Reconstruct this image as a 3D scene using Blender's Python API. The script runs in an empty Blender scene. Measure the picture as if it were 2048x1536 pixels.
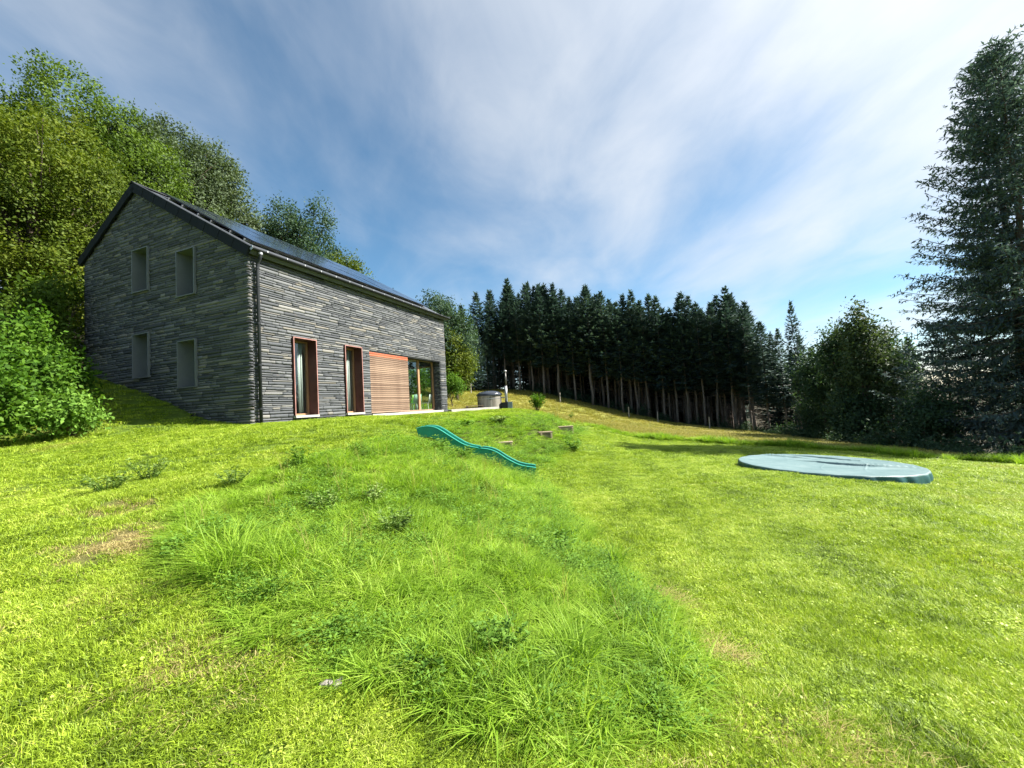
import bpy, math, random
import numpy as np
from mathutils import Vector, Matrix, Quaternion

SEED = 7
rng = np.random.default_rng(SEED)
random.seed(SEED)
scene = bpy.context.scene
COL = scene.collection

# ------------------------------------------------------------------ camera
PITCH, ROLL, EYE = math.radians(3.084), math.radians(-3.348), 1.6
F = Vector((0, math.cos(PITCH), math.sin(PITCH)))
U0 = Vector((0, -math.sin(PITCH), math.cos(PITCH)))
RT = Vector((1, 0, 0)) * math.cos(ROLL) + U0 * math.sin(ROLL)
UP = U0 * math.cos(ROLL) - Vector((1, 0, 0)) * math.sin(ROLL)
cam_d = bpy.data.cameras.new('camera')
cam_d.sensor_width = 36.0
cam_d.lens = 797.5 / 2048 * 36.0
cam_d.clip_start = 0.05
cam_d.clip_end = 3000
cam = bpy.data.objects.new('camera', cam_d)
COL.objects.link(cam)
m = Matrix((RT, UP, -F)).transposed().to_4x4()
m.translation = Vector((0, 0, EYE))
cam.matrix_world = m
scene.camera = cam

# ------------------------------------------------------------------ light
SUN_EL = math.radians(43)
sh = Vector((0.999, 0.02, 0)).normalized()
SUN = Vector((sh.x * math.cos(SUN_EL), sh.y * math.cos(SUN_EL), math.sin(SUN_EL)))
sun_d = bpy.data.lights.new('sun', 'SUN')
sun_d.energy = 5.0
sun_d.angle = math.radians(0.55)
sun_d.color = (1.0, 0.95, 0.86)
sun_o = bpy.data.objects.new('sun', sun_d)
sun_o.rotation_euler = SUN.to_track_quat('Z', 'Y').to_euler()
sun_o.location = (20, 5, 30)
COL.objects.link(sun_o)

world = bpy.data.worlds.new('World')
scene.world = world
world.use_nodes = True
wt = world.node_tree
wt.nodes.clear()


def N(tree, kind, **kw):
    n = tree.nodes.new(kind)
    for k, v in kw.items():
        setattr(n, k, v)
    return n


def L(tree, a, b):
    tree.links.new(a, b)


def mathn(tree, op, a, b=None, clamp=False):
    n = N(tree, 'ShaderNodeMath', operation=op, use_clamp=clamp)
    for i, v in enumerate((a, b)):
        if v is None:
            continue
        if isinstance(v, (int, float)):
            n.inputs[i].default_value = v
        else:
            L(tree, v, n.inputs[i])
    return n.outputs[0]


def ramp(tree, fac, stops):
    n = N(tree, 'ShaderNodeValToRGB')
    el = n.color_ramp.elements
    while len(el) < len(stops):
        el.new(0.5)
    for e, (p, c) in zip(el, stops):
        e.position = p
        e.color = c if len(c) == 4 else (*c, 1)
    L(tree, fac, n.inputs[0])
    return n.outputs[0]


def mixc(tree, fac, a, b, mode='MIX'):
    n = N(tree, 'ShaderNodeMix', data_type='RGBA', blend_type=mode)
    for s, v in ((n.inputs[0], fac), (n.inputs[6], a), (n.inputs[7], b)):
        if isinstance(v, (int, float)):
            s.default_value = v
        elif isinstance(v, (tuple, list)):
            s.default_value = v if len(v) == 4 else (*v, 1)
        else:
            L(tree, v, s)
    return n.outputs[2]


def maprange(tree, v, a, b, c=0.0, d=1.0, smooth=True):
    n = N(tree, 'ShaderNodeMapRange', interpolation_type='SMOOTHSTEP' if smooth else 'LINEAR')
    L(tree, v, n.inputs[0])
    for i, x in enumerate((a, b, c, d)):
        n.inputs[i + 1].default_value = x
    return n.outputs[0]


def noise(tree, vec, scale, detail=4, rough=0.55, dist=0.0):
    n = N(tree, 'ShaderNodeTexNoise')
    n.inputs['Scale'].default_value = scale
    n.inputs['Detail'].default_value = detail
    n.inputs['Roughness'].default_value = rough
    n.inputs['Distortion'].default_value = dist
    if vec is not None:
        L(tree, vec, n.inputs['Vector'])
    return n.outputs[0]


sky = N(wt, 'ShaderNodeTexSky', sky_type='NISHITA')
sky.sun_disc = False
sky.sun_elevation = SUN_EL
sky.sun_rotation = math.atan2(SUN.x, SUN.y)
sky.altitude = 400
sky.air_density = 0.9
sky.dust_density = 0.1
sky.ozone_density = 1.6
tc = N(wt, 'ShaderNodeTexCoord')
sep = N(wt, 'ShaderNodeSeparateXYZ')
L(wt, tc.outputs['Generated'], sep.inputs[0])
zc = mathn(wt, 'ADD', mathn(wt, 'MAXIMUM', sep.outputs[2], 0.0), 0.13)
comb = N(wt, 'ShaderNodeCombineXYZ')
L(wt, mathn(wt, 'DIVIDE', sep.outputs[0], zc), comb.inputs[0])
L(wt, mathn(wt, 'DIVIDE', sep.outputs[1], zc), comb.inputs[1])


def cloud_map(scale, rot, loc):
    mp = N(wt, 'ShaderNodeMapping')
    mp.inputs['Scale'].default_value = scale
    mp.inputs['Rotation'].default_value = (0, 0, rot)
    mp.inputs['Location'].default_value = loc
    L(wt, comb.outputs[0], mp.inputs['Vector'])
    return mp.outputs[0]


wisps = noise(wt, cloud_map((1.25, 0.80, 1), 0.55, (-3.17, -6.28, 0)), 1.0, 7, 0.52, 0.5)
broad = noise(wt, cloud_map((0.55, 0.30, 1), 0.25, (2.72, -7.7, 2)), 1.0, 3, 0.5, 0.3)
fine = noise(wt, cloud_map((3.6, 1.9, 1), 0.6, (0.65, -2.42, 5)), 1.0, 6, 0.58, 0.8)
dotn = N(wt, 'ShaderNodeVectorMath', operation='DOT_PRODUCT')
L(wt, tc.outputs['Generated'], dotn.inputs[0])
dotn.inputs[1].default_value = SUN
sund = mathn(wt, 'MAXIMUM', dotn.outputs['Value'], 0.0)
dens = mathn(wt, 'ADD', mathn(wt, 'MULTIPLY', wisps, 0.62), mathn(wt, 'MULTIPLY', broad, 0.62))
dens = mathn(wt, 'ADD', dens, mathn(wt, 'MULTIPLY', fine, 0.16))
# thin ice cloud scatters forward: it shows more strongly towards the sun
dens = mathn(wt, 'ADD', dens, mathn(wt, 'MULTIPLY', mathn(wt, 'POWER', sund, 1.6), 0.22))
cover = maprange(wt, dens, 0.56, 1.06, 0.03, 0.92)
glow = mathn(wt, 'ADD', 0.85, mathn(wt, 'MULTIPLY', mathn(wt, 'POWER', sund, 4.0), 0.35))
cl = N(wt, 'ShaderNodeVectorMath', operation='SCALE')
cl.inputs[0].default_value = (6.6, 6.9, 7.3)
L(wt, glow, cl.inputs['Scale'])
hsv = N(wt, 'ShaderNodeHueSaturation')
hsv.inputs['Hue'].default_value = 0.487
hsv.inputs['Saturation'].default_value = 1.18
hsv.inputs['Value'].default_value = 1.14
L(wt, sky.outputs[0], hsv.inputs['Color'])
skyc = mixc(wt, cover, hsv.outputs[0], cl.outputs[0])
bg = N(wt, 'ShaderNodeBackground')
bg.inputs['Strength'].default_value = 0.05
L(wt, skyc, bg.inputs[0])
wo = N(wt, 'ShaderNodeOutputWorld')
L(wt, bg.outputs[0], wo.inputs[0])

scene.view_settings.view_transform = 'Standard'
scene.view_settings.look = 'None'
scene.view_settings.exposure = 1.7
scene.view_settings.gamma = 1.0
scene.view_settings.use_curve_mapping = False
scene.render.engine = 'CYCLES'
cy = scene.cycles
cy.use_denoising = True
cy.max_bounces = 7
cy.diffuse_bounces = 3
cy.glossy_bounces = 3
cy.transmission_bounces = 4
cy.transparent_max_bounces = 8
cy.sample_clamp_indirect = 6
cy.use_adaptive_sampling = True
cy.adaptive_threshold = 0.015

# ------------------------------------------------------------------ helpers


def tag(o, label=None, cat=None, group=None, kind=None):
    if label:
        o['label'] = label
    if cat:
        o['category'] = cat
    if group:
        o['group'] = group
    if kind:
        o['kind'] = kind
    return o


def empty(name, loc=(0, 0, 0), rz=0.0, parent=None):
    o = bpy.data.objects.new(name, None)
    o.location = loc
    o.rotation_euler = (0, 0, rz)
    o.empty_display_size = 0.3
    COL.objects.link(o)
    o.parent = parent
    return o


def np_mesh(name, V, Fq, attrs=None, smooth=False):
    """V (n,3) float, Fq (m,k) int array or list of such arrays (k=3 or 4)."""
    me = bpy.data.meshes.new(name)
    V = np.asarray(V, np.float32)
    lst = Fq if isinstance(Fq, list) else [Fq]
    lst = [np.asarray(a, np.int32) for a in lst if len(a)]
    me.vertices.add(len(V))
    me.vertices.foreach_set('co', V.ravel())
    loops = np.concatenate([a.ravel() for a in lst])
    tot = np.concatenate([np.full(len(a), a.shape[1], np.int32) for a in lst])
    st = np.concatenate([[0], np.cumsum(tot)[:-1]]).astype(np.int32)
    me.loops.add(len(loops))
    me.loops.foreach_set('vertex_index', loops)
    me.polygons.add(len(tot))
    me.polygons.foreach_set('loop_start', st)
    me.polygons.foreach_set('loop_total', tot)
    if smooth:
        me.polygons.foreach_set('use_smooth', np.ones(len(tot), bool))
    me.update(calc_edges=True)
    me.validate()
    for k, (dom, a) in (attrs or {}).items():
        at = me.attributes.new(k, 'FLOAT', dom)
        at.data.foreach_set('value', np.asarray(a, np.float32))
    return me


def link(name, me, mat=None, parent=None, loc=None, rz=None, scale=None):
    o = bpy.data.objects.new(name, me)
    COL.objects.link(o)
    if mat is not None and len(me.materials) == 0:
        me.materials.append(mat)
    o.parent = parent
    if loc is not None:
        o.location = loc
    if rz is not None:
        o.rotation_euler = (0, 0, rz)
    if scale is not None:
        o.scale = scale
    return o


class MB:
    def __init__(s):
        s.v, s.f = [], []

    def add(s, vs, fs):
        b = len(s.v)
        s.v += [tuple(p) for p in vs]
        s.f += [tuple(b + i for i in q) for q in fs]
        return s

    def box(s, x0, x1, y0, y1, z0, z1, rot=None, org=None):
        vs = [(x, y, z) for z in (z0, z1) for y in (y0, y1) for x in (x0, x1)]
        if rot is not None:
            vs = [rot @ (Vector(p) - Vector(org)) + Vector(org) for p in vs]
        return s.add(vs, [(0, 2, 3, 1), (4, 5, 7, 6), (0, 1, 5, 4), (2, 6, 7, 3), (0, 4, 6, 2), (1, 3, 7, 5)])

    def tube(s, pts, rad, n=8, cap=True):
        pts = [Vector(p) for p in pts]
        if not hasattr(rad, '__len__'):
            rad = [rad] * len(pts)
        rings = []
        ref = None
        for i, p in enumerate(pts):
            t = (pts[min(i + 1, len(pts) - 1)] - pts[max(i - 1, 0)]).normalized()
            if ref is None:
                ref = t.orthogonal().normalized()
            a = (ref - t * ref.dot(t)).normalized()
            ref = a
            b = t.cross(a)
            rings.append([p + (a * math.cos(2 * math.pi * k / n) + b * math.sin(2 * math.pi * k / n)) * rad[i] for k in range(n)])
        vs = [q for r in rings for q in r]
        fs = []
        for i in range(len(pts) - 1):
            for k in range(n):
                k2 = (k + 1) % n
                fs.append((i * n + k, i * n + k2, (i + 1) * n + k2, (i + 1) * n + k))
        if cap:
            fs.append(tuple(range(n))[::-1])
            fs.append(tuple((len(pts) - 1) * n + k for k in range(n)))
        return s.add(vs, fs)

    def lathe(s, prof, n=32, cx=0, cy=0, cap=True):
        vs = [(cx + r * math.cos(2 * math.pi * k / n), cy + r * math.sin(2 * math.pi * k / n), z) for r, z in prof for k in range(n)]
        fs = []
        for i in range(len(prof) - 1):
            for k in range(n):
                k2 = (k + 1) % n
                fs.append((i * n + k, i * n + k2, (i + 1) * n + k2, (i + 1) * n + k))
        if cap:
            fs.append(tuple(range(n))[::-1])
            fs.append(tuple((len(prof) - 1) * n + k for k in range(n)))
        return s.add(vs, fs)

    def mesh(s, name, smooth=False):
        me = bpy.data.meshes.new(name)
        me.from_pydata(s.v, [], s.f)
        me.validate()
        if smooth:
            me.polygons.foreach_set('use_smooth', [True] * len(me.polygons))
        return me

    def build(s, name, mat, parent=None, smooth=False, bevel=0.0, **kw):
        o = link(name, s.mesh(name, smooth), mat, parent, **kw)
        if bevel:
            b = o.modifiers.new('bevel', 'BEVEL')
            b.width = bevel
            b.segments = 2
            b.limit_method = 'ANGLE'
        return o


def box(name, mat, parent, x0, x1, y0, y1, z0, z1, bevel=0.0):
    return MB().box(x0, x1, y0, y1, z0, z1).build(name, mat, parent, bevel=bevel)


# ------------------------------------------------------------------ materials
def newmat(name):
    mt = bpy.data.materials.new(name)
    mt.use_nodes = True
    t = mt.node_tree
    t.nodes.clear()
    out = N(t, 'ShaderNodeOutputMaterial')
    return mt, t, out


def principled(t, out, col, rough=0.6, spec=0.5, metal=0.0, bump=None, bstr=0.3, bdist=0.01, coat=0.0):
    p = N(t, 'ShaderNodeBsdfPrincipled')
    if isinstance(col, (tuple, list)):
        p.inputs['Base Color'].default_value = (*col[:3], 1)
    else:
        L(t, col, p.inputs['Base Color'])
    if isinstance(rough, (int, float)):
        p.inputs['Roughness'].default_value = rough
    else:
        L(t, rough, p.inputs['Roughness'])
    p.inputs['Specular IOR Level'].default_value = spec
    p.inputs['Metallic'].default_value = metal
    p.inputs['Coat Weight'].default_value = coat
    if bump is not None:
        b = N(t, 'ShaderNodeBump')
        b.inputs['Strength'].default_value = bstr
        b.inputs['Distance'].default_value = bdist
        L(t, bump, b.inputs['Height'])
        L(t, b.outputs[0], p.inputs['Normal'])
    L(t, p.outputs[0], out.inputs[0])
    return p


def mat_simple(name, col, rough=0.6, spec=0.5, metal=0.0, var=0.12, scale=6.0, bump=0.15, bdist=0.004, stretch=(1, 1, 1)):
    """Plain paint / metal / wood with slight worn variation and fine relief."""
    mt, t, out = newmat(name)
    tcn = N(t, 'ShaderNodeTexCoord')
    mp = N(t, 'ShaderNodeMapping')
    mp.inputs['Scale'].default_value = stretch
    L(t, tcn.outputs['Object'], mp.inputs[0])
    n1 = noise(t, mp.outputs[0], scale, 5, 0.6)
    n2 = noise(t, mp.outputs[0], scale * 7, 3, 0.6)
    a = tuple(c * (1 - var * 1.6) for c in col)
    b = tuple(min(1, c * (1 + var * 1.3)) for c in col)
    f_ = mathn(t, 'ADD', mathn(t, 'MULTIPLY', n1, 0.65), mathn(t, 'MULTIPLY', n2, 0.35))
    c = ramp(t, f_, [(0.3, a), (0.7, b)])
    r = maprange(t, n1, 0.3, 0.7, rough * 0.85, min(1, rough * 1.15))
    principled(t, out, c, r, spec, metal, n2, bump, bdist)
    return mt


def mat_slate(name, by_object):
    mt, t, out = newmat(name)
    if by_object:
        oi = N(t, 'ShaderNodeObjectInfo')
        tint = oi.outputs['Random']
    else:
        at_ = N(t, 'ShaderNodeAttribute', attribute_name='tint')
        tint = at_.outputs['Fac']
    geo = N(t, 'ShaderNodeNewGeometry')
    mp = N(t, 'ShaderNodeMapping')
    mp.inputs['Scale'].default_value = (1, 1, 4)
    L(t, geo.outputs['Position'], mp.inputs[0])
    n1 = noise(t, mp.outputs[0], 5, 6, 0.65)
    n2 = noise(t, mp.outputs[0], 38, 5, 0.7)
    big = noise(t, geo.outputs['Position'], 0.6, 3, 0.5)
    base = ramp(t, tint, [(0.0, (0.055, 0.059, 0.065)), (0.25, (0.076, 0.082, 0.089)), (0.55, (0.104, 0.110, 0.116)),
                          (0.84, (0.142, 0.147, 0.150)), (0.95, (0.160, 0.150, 0.128)), (1.0, (0.21, 0.21, 0.20))])
    c = mixc(t, mathn(t, 'MULTIPLY', mathn(t, 'ADD', n1, n2), 0.55), base, (0.5, 0.5, 0.5), 'OVERLAY')
    rust = maprange(t, n1, 0.60, 0.76, 0.0, 0.42)
    c = mixc(t, rust, c, (0.17, 0.125, 0.075))
    c = mixc(t, maprange(t, big, 0.4, 0.65, 0.0, 0.3), c, (0.075, 0.08, 0.085))
    h = mathn(t, 'ADD', mathn(t, 'MULTIPLY', n1, 0.6), mathn(t, 'MULTIPLY', n2, 0.5))
    principled(t, out, c, 0.75, 0.12, 0.0, h, 0.7, 0.02)
    return mt


def mat_wood(name, dark, light, axis=2, rough=0.65, grain=22.0, byobj=True):
    mt, t, out = newmat(name)
    tcn = N(t, 'ShaderNodeTexCoord')
    mp = N(t, 'ShaderNodeMapping')
    s = [grain, grain, grain]
    s[axis] = grain * 0.06
    mp.inputs['Scale'].default_value = s
    L(t, tcn.outputs['Object'], mp.inputs[0])
    oi = N(t, 'ShaderNodeObjectInfo')
    L(t, oi.outputs['Location'], mp.inputs['Location'])
    n1 = noise(t, mp.outputs[0], 1.0, 6, 0.6, 0.6)
    f_ = mathn(t, 'ADD', n1, mathn(t, 'MULTIPLY', mathn(t, 'SUBTRACT', oi.outputs['Random'], 0.5), 0.35 if byobj else 0.0))
    c = ramp(t, f_, [(0.28, dark), (0.72, light)])
    principled(t, out, c, rough, 0.3, 0.0, n1, 0.35, 0.004)
    return mt


def mat_leaf(name, stops, trans=0.35, rough=0.5, spec=0.35, hue_scale=0.5, tr_col=None, spot=None, mottle=0.0, stripes=False):
    """Foliage: per-leaf tint attribute, soft patches, light coming through the blade."""
    mt, t, out = newmat(name)
    at_ = N(t, 'ShaderNodeAttribute', attribute_name='tint')
    oi = N(t, 'ShaderNodeObjectInfo')
    geo = N(t, 'ShaderNodeNewGeometry')
    n1 = noise(t, geo.outputs['Position'], hue_scale, 3, 0.55)
    f_ = mathn(t, 'ADD', mathn(t, 'MULTIPLY', at_.outputs['Fac'], 0.62), mathn(t, 'MULTIPLY', maprange(t, n1, 0.3, 0.7), 0.26))
    f_ = mathn(t, 'ADD', f_, mathn(t, 'MULTIPLY', oi.outputs['Random'], 0.14))
    if mottle:
        n4 = noise(t, geo.outputs['Position'], mottle, 4, 0.6)
        f_ = mathn(t, 'ADD', f_, maprange(t, n4, 0.28, 0.72, -0.20, 0.18))
    if stripes:   # faint mower passes
        sp = N(t, 'ShaderNodeSeparateXYZ')
        L(t, geo.outputs['Position'], sp.inputs[0])
        n5 = noise(t, geo.outputs['Position'], 0.5, 2, 0.5)
        ph = mathn(t, 'ADD', mathn(t, 'MULTIPLY', sp.outputs[0], 5.6), mathn(t, 'MULTIPLY', sp.outputs[1], -1.1))
        ph = mathn(t, 'ADD', ph, mathn(t, 'MULTIPLY', n5, 5.0))
        f_ = mathn(t, 'ADD', f_, mathn(t, 'MULTIPLY', mathn(t, 'SINE', ph), 0.075))
    c = ramp(t, f_, stops)
    if spot is not None:
        n3 = noise(t, geo.outputs['Position'], spot[1], 4, 0.6)
        c = mixc(t, maprange(t, n3, spot[2], spot[3], 0, 0.85), c, spot[0])
    p = N(t, 'ShaderNodeBsdfPrincipled')
    L(t, c, p.inputs['Base Color'])
    p.inputs['Roughness'].default_value = rough
    p.inputs['Specular IOR Level'].default_value = spec
    tr = N(t, 'ShaderNodeBsdfTranslucent')
    hs = N(t, 'ShaderNodeMix', data_type='RGBA', blend_type='MULTIPLY')
    hs.inputs[0].default_value = 1.0
    L(t, c, hs.inputs[6])
    hs.inputs[7].default_value = tr_col or (1.25, 1.3, 0.55, 1)
    L(t, hs.outputs[2], tr.inputs[0])
    mx = N(t, 'ShaderNodeMixShader')
    mx.inputs[0].default_value = trans
    L(t, p.outputs[0], mx.inputs[1])
    L(t, tr.outputs[0], mx.inputs[2])
    L(t, mx.outputs[0], out.inputs[0])
    return mt


def mat_glass(name, refl=0.3, tint=(0.88, 0.92, 0.90)):
    mt, t, out = newmat(name)
    lw = N(t, 'ShaderNodeLayerWeight')
    lw.inputs['Blend'].default_value = 0.5
    tr = N(t, 'ShaderNodeBsdfTransparent')
    tr.inputs[0].default_value = (*tint, 1)
    gl = N(t, 'ShaderNodeBsdfGlossy')
    gl.inputs['Roughness'].default_value = 0.01
    gl.inputs[0].default_value = (0.95, 1, 1, 1)
    mx = N(t, 'ShaderNodeMixShader')
    L(t, mathn(t, 'ADD', mathn(t, 'MULTIPLY', mathn(t, 'POWER', lw.outputs['Facing'], 4.0), 0.8), refl, True), mx.inputs[0])
    L(t, tr.outputs[0], mx.inputs[1])
    L(t, gl.outputs[0], mx.inputs[2])
    L(t, mx.outputs[0], out.inputs[0])
    return mt


M = {}
M['slate_piece'] = mat_slate('slate stone', True)
M['slate'] = mat_slate('slate stone wall', False)
M['joint'] = mat_simple('dark joint', (0.035, 0.037, 0.04), 0.9, 0.1)
M['zinc'] = mat_simple('dark zinc', (0.022, 0.025, 0.029), 0.65, 0.2, 0.05, 0.15, 4)
M['roof'] = mat_simple('slate roof', (0.060, 0.068, 0.078), 0.45, 0.5, 0.0, 0.25, 3, 0.4, 0.01, (1, 5, 5))
M['verge'] = mat_simple('verge slate', (0.014, 0.017, 0.021), 0.7, 0.1, 0.0, 0.25, 5)
M['steel'] = mat_simple('bright steel', (0.36, 0.37, 0.38), 0.45, 0.5, 0.7, 0.06, 4)
M['pv_frame'] = mat_simple('solar frame', (0.025, 0.027, 0.03), 0.4, 0.5, 0.5)
M['corten'] = mat_simple('brown steel', (0.085, 0.032, 0.026), 0.5, 0.4, 0.1, 0.25, 5)  # brown darkened to hold the shade on the jambs; edge strips are paler
M['corten_edge'] = mat_simple('brown steel edge', (0.30, 0.15, 0.13), 0.5, 0.4, 0.1, 0.15, 5)
M['grey_frame'] = mat_simple('grey metal frame', (0.145, 0.16, 0.17), 0.45, 0.5, 0.1, 0.08, 3)
M['sill'] = mat_simple('pale stone sill', (0.40, 0.38, 0.35), 0.7, 0.3, 0.0, 0.12, 5)
M['blind'] = mat_simple('grey fabric', (0.40, 0.44, 0.42), 0.9, 0.1, 0.0, 0.06, 8)
M['room'] = mat_simple('room plaster', (0.42, 0.41, 0.38), 0.9, 0.2, 0.0, 0.05, 2)
M['floor_in'] = mat_simple('room floor', (0.30, 0.29, 0.27), 0.6, 0.3, 0.0, 0.1, 3)
M['glass'] = mat_glass('window glass', 0.06)
M['glass_door'] = mat_glass('door glass', 0.06)
M['cedar'] = mat_wood('cedar slat', (0.12, 0.074, 0.050), (0.275, 0.190, 0.135), 0, 0.75, 26)
M['cedar_red'] = mat_wood('red cedar slat', (0.30, 0.075, 0.035), (0.46, 0.15, 0.08), 0, 0.6, 26)
M['oak'] = mat_wood('window wood', (0.20, 0.105, 0.055), (0.34, 0.195, 0.105), 2, 0.5, 20)
M['weathered'] = mat_wood('weathered stave', (0.13, 0.118, 0.095), (0.34, 0.32, 0.275), 2, 0.8, 14)
M['oldwood'] = mat_wood('old timber', (0.12, 0.085, 0.055), (0.40, 0.32, 0.23), 0, 0.85, 16)
M['dark_plastic'] = mat_simple('tub lid', (0.035, 0.042, 0.055), 0.22, 0.5, 0.0, 0.12, 3, 0.08)
M['black_metal'] = mat_simple('black stove', (0.016, 0.017, 0.018), 0.5, 0.4, 0.2)
M['grey_metal'] = mat_simple('stove side', (0.20, 0.24, 0.28), 0.4, 0.5, 0.4)
M['concrete'] = mat_simple('concrete', (0.27, 0.26, 0.24), 0.85, 0.2, 0.0, 0.18, 3, 0.3, 0.01)
M['slide'] = mat_simple('green plastic', (0.006, 0.225, 0.155), 0.33, 0.5, 0.0, 0.14, 5, 0.12, 0.003)
M['slide_rim'] = mat_simple('green plastic rim', (0.05, 0.36, 0.27), 0.3, 0.5, 0.0, 0.10, 5)
M['skirt'] = mat_simple('shaded teal tarpaulin skirt', (0.014, 0.075, 0.08), 0.5, 0.3, 0.0, 0.2, 5, 0.3, 0.01)  # deep teal cloth, darkened further for the shade on the skirt
M['flue_dark'] = mat_simple('dark flue', (0.10, 0.095, 0.09), 0.45, 0.5, 0.4)  # upper flue, darker than the insulated flue below it
M['white_paint'] = mat_simple('white paint', (0.75, 0.76, 0.73), 0.5, 0.4, 0.0, 0.04)
M['mint'] = mat_simple('mint plastic', (0.33, 0.52, 0.42), 0.4, 0.4, 0.0, 0.05)
M['lime'] = mat_simple('lime plastic', (0.22, 0.46, 0.07), 0.4, 0.4, 0.0, 0.05)
M['bark'] = mat_simple('bark', (0.11, 0.085, 0.065), 0.9, 0.2, 0.0, 0.4, 5, 0.9, 0.03, (3, 3, 0.7))
M['bark_spruce'] = mat_simple('spruce bark', (0.20, 0.165, 0.14), 0.9, 0.2, 0.0, 0.4, 4, 0.8, 0.03, (3, 3, 0.8))
M['post'] = mat_simple('grey post', (0.34, 0.31, 0.27), 0.85, 0.2, 0.0, 0.25, 8)
M['pale_stone'] = mat_simple('pale stone', (0.22, 0.20, 0.18), 0.8, 0.3, 0.0, 0.2, 30, 0.5, 0.01)


def mat_cover():
    mt, t, out = newmat('trampoline cover')
    geo = N(t, 'ShaderNodeNewGeometry')
    n1 = noise(t, geo.outputs['Position'], 1.3, 5, 0.6, 0.5)
    n2 = noise(t, geo.outputs['Position'], 14, 4, 0.6)
    c = ramp(t, n1, [(0.3, (0.092, 0.158, 0.164)), (0.55, (0.125, 0.195, 0.200)), (0.75, (0.175, 0.240, 0.242))])
    c = mixc(t, maprange(t, n2, 0.6, 0.75, 0, 0.2), c, (0.30, 0.36, 0.33))
    principled(t, out, c, 0.45, 0.4, 0.0, n2, 0.35, 0.012)
    return mt


def mat_pv():
    mt, t, out = newmat('solar glass')
    tcn = N(t, 'ShaderNodeTexCoord')
    br = N(t, 'ShaderNodeTexBrick')
    br.offset = 0
    br.inputs['Scale'].default_value = 1.0
    br.inputs['Brick Width'].default_value = 0.156
    br.inputs['Row Height'].default_value = 0.156
    br.inputs['Mortar Size'].default_value = 0.004
    br.inputs['Color1'].default_value = (0.010, 0.014, 0.030, 1)
    br.inputs['Color2'].default_value = (0.012, 0.018, 0.038, 1)
    br.inputs['Mortar'].default_value = (0.10, 0.11, 0.12, 1)
    L(t, tcn.outputs['Object'], br.inputs[0])
    principled(t, out, br.outputs[0], 0.10, 0.55)
    return mt


M['cover'] = mat_cover()
M['pv'] = mat_pv()

# grass and leaves
GR = 1.0
M['lawn'] = mat_leaf('mown grass', [(0.0, (0.060, 0.100, 0.013)), (0.35, (0.225, 0.330, 0.024)), (0.7, (0.330, 0.435, 0.036)), (1.0, (0.48, 0.53, 0.12))],
                     0.30, 0.5, 0.26, 0.7, spot=((0.36, 0.30, 0.10), 0.42, 0.62, 0.80), mottle=5.5, stripes=True)
M['tall'] = mat_leaf('long grass', [(0.0, (0.070, 0.135, 0.018)), (0.4, (0.195, 0.33, 0.030)), (0.75, (0.295, 0.43, 0.050)), (1.0, (0.44, 0.52, 0.14))],
                     0.42, 0.55, 0.2, 0.9, mottle=2.6)
M['meadow'] = mat_leaf('dry meadow grass', [(0.0, (0.12, 0.14, 0.025)), (0.4, (0.22, 0.22, 0.045)), (0.75, (0.33, 0.29, 0.09)), (1.0, (0.42, 0.36, 0.16))],
                       0.35, 0.6, 0.25, 0.25)
M['straw'] = mat_leaf('dry straw', [(0.0, (0.14, 0.11, 0.04)), (0.5, (0.34, 0.28, 0.10)), (1.0, (0.48, 0.41, 0.19))], 0.2, 0.7, 0.15, 2.0)
M['weed'] = mat_leaf('weed leaves', [(0.0, (0.05, 0.11, 0.015)), (0.5, (0.105, 0.21, 0.028)), (1.0, (0.19, 0.32, 0.05))], 0.3, 0.65, 0.15, 2.0)
M['weed_grey'] = mat_leaf('grey green leaves', [(0.0, (0.06, 0.11, 0.024)), (0.5, (0.135, 0.21, 0.05)), (1.0, (0.26, 0.34, 0.105))], 0.25, 0.65, 0.15, 2.0)
M['leaf_olive'] = mat_leaf('olive leaves', [(0.0, (0.024, 0.044, 0.007)), (0.45, (0.066, 0.102, 0.010)), (0.8, (0.118, 0.152, 0.014)), (1.0, (0.19, 0.205, 0.025))], 0.30, 0.62, 0.14, 0.35)
M['leaf_green'] = mat_leaf('green leaves', [(0.0, (0.032, 0.062, 0.010)), (0.5, (0.082, 0.140, 0.016)), (1.0, (0.155, 0.215, 0.028))], 0.30, 0.62, 0.14, 0.35)
M['leaf_grey'] = mat_leaf('willow leaves', [(0.0, (0.028, 0.045, 0.022)), (0.5, (0.065, 0.098, 0.045)), (1.0, (0.13, 0.165, 0.09))], 0.25, 0.62, 0.14, 0.35)
M['leaf_dark'] = mat_leaf('dark leaves', [(0.0, (0.020, 0.042, 0.024)), (0.5, (0.042, 0.080, 0.044)), (1.0, (0.080, 0.130, 0.070))], 0.28, 0.62, 0.14, 0.35)
M['leaf_bright'] = mat_leaf('bright leaves', [(0.0, (0.020, 0.052, 0.008)), (0.5, (0.060, 0.138, 0.012)), (1.0, (0.15, 0.26, 0.03))], 0.36, 0.62, 0.14, 0.8)
M['needles'] = mat_leaf('spruce needles', [(0.0, (0.026, 0.050, 0.048)), (0.5, (0.056, 0.096, 0.088)), (1.0, (0.120, 0.165, 0.125))], 0.18, 0.7, 0.15, 0.2, (1, 1.1, 0.7, 1))  # lifted, bluish greens: haze over the wood put into the needle colour
M['needles_near'] = mat_leaf('near spruce needles', [(0.0, (0.040, 0.068, 0.072)), (0.5, (0.085, 0.126, 0.128)), (1.0, (0.15, 0.195, 0.185))], 0.26, 0.75, 0.12, 0.5, (1, 1.1, 0.7, 1))  # paler and bluer still: lens veil over the big spruces put into colour

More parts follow.
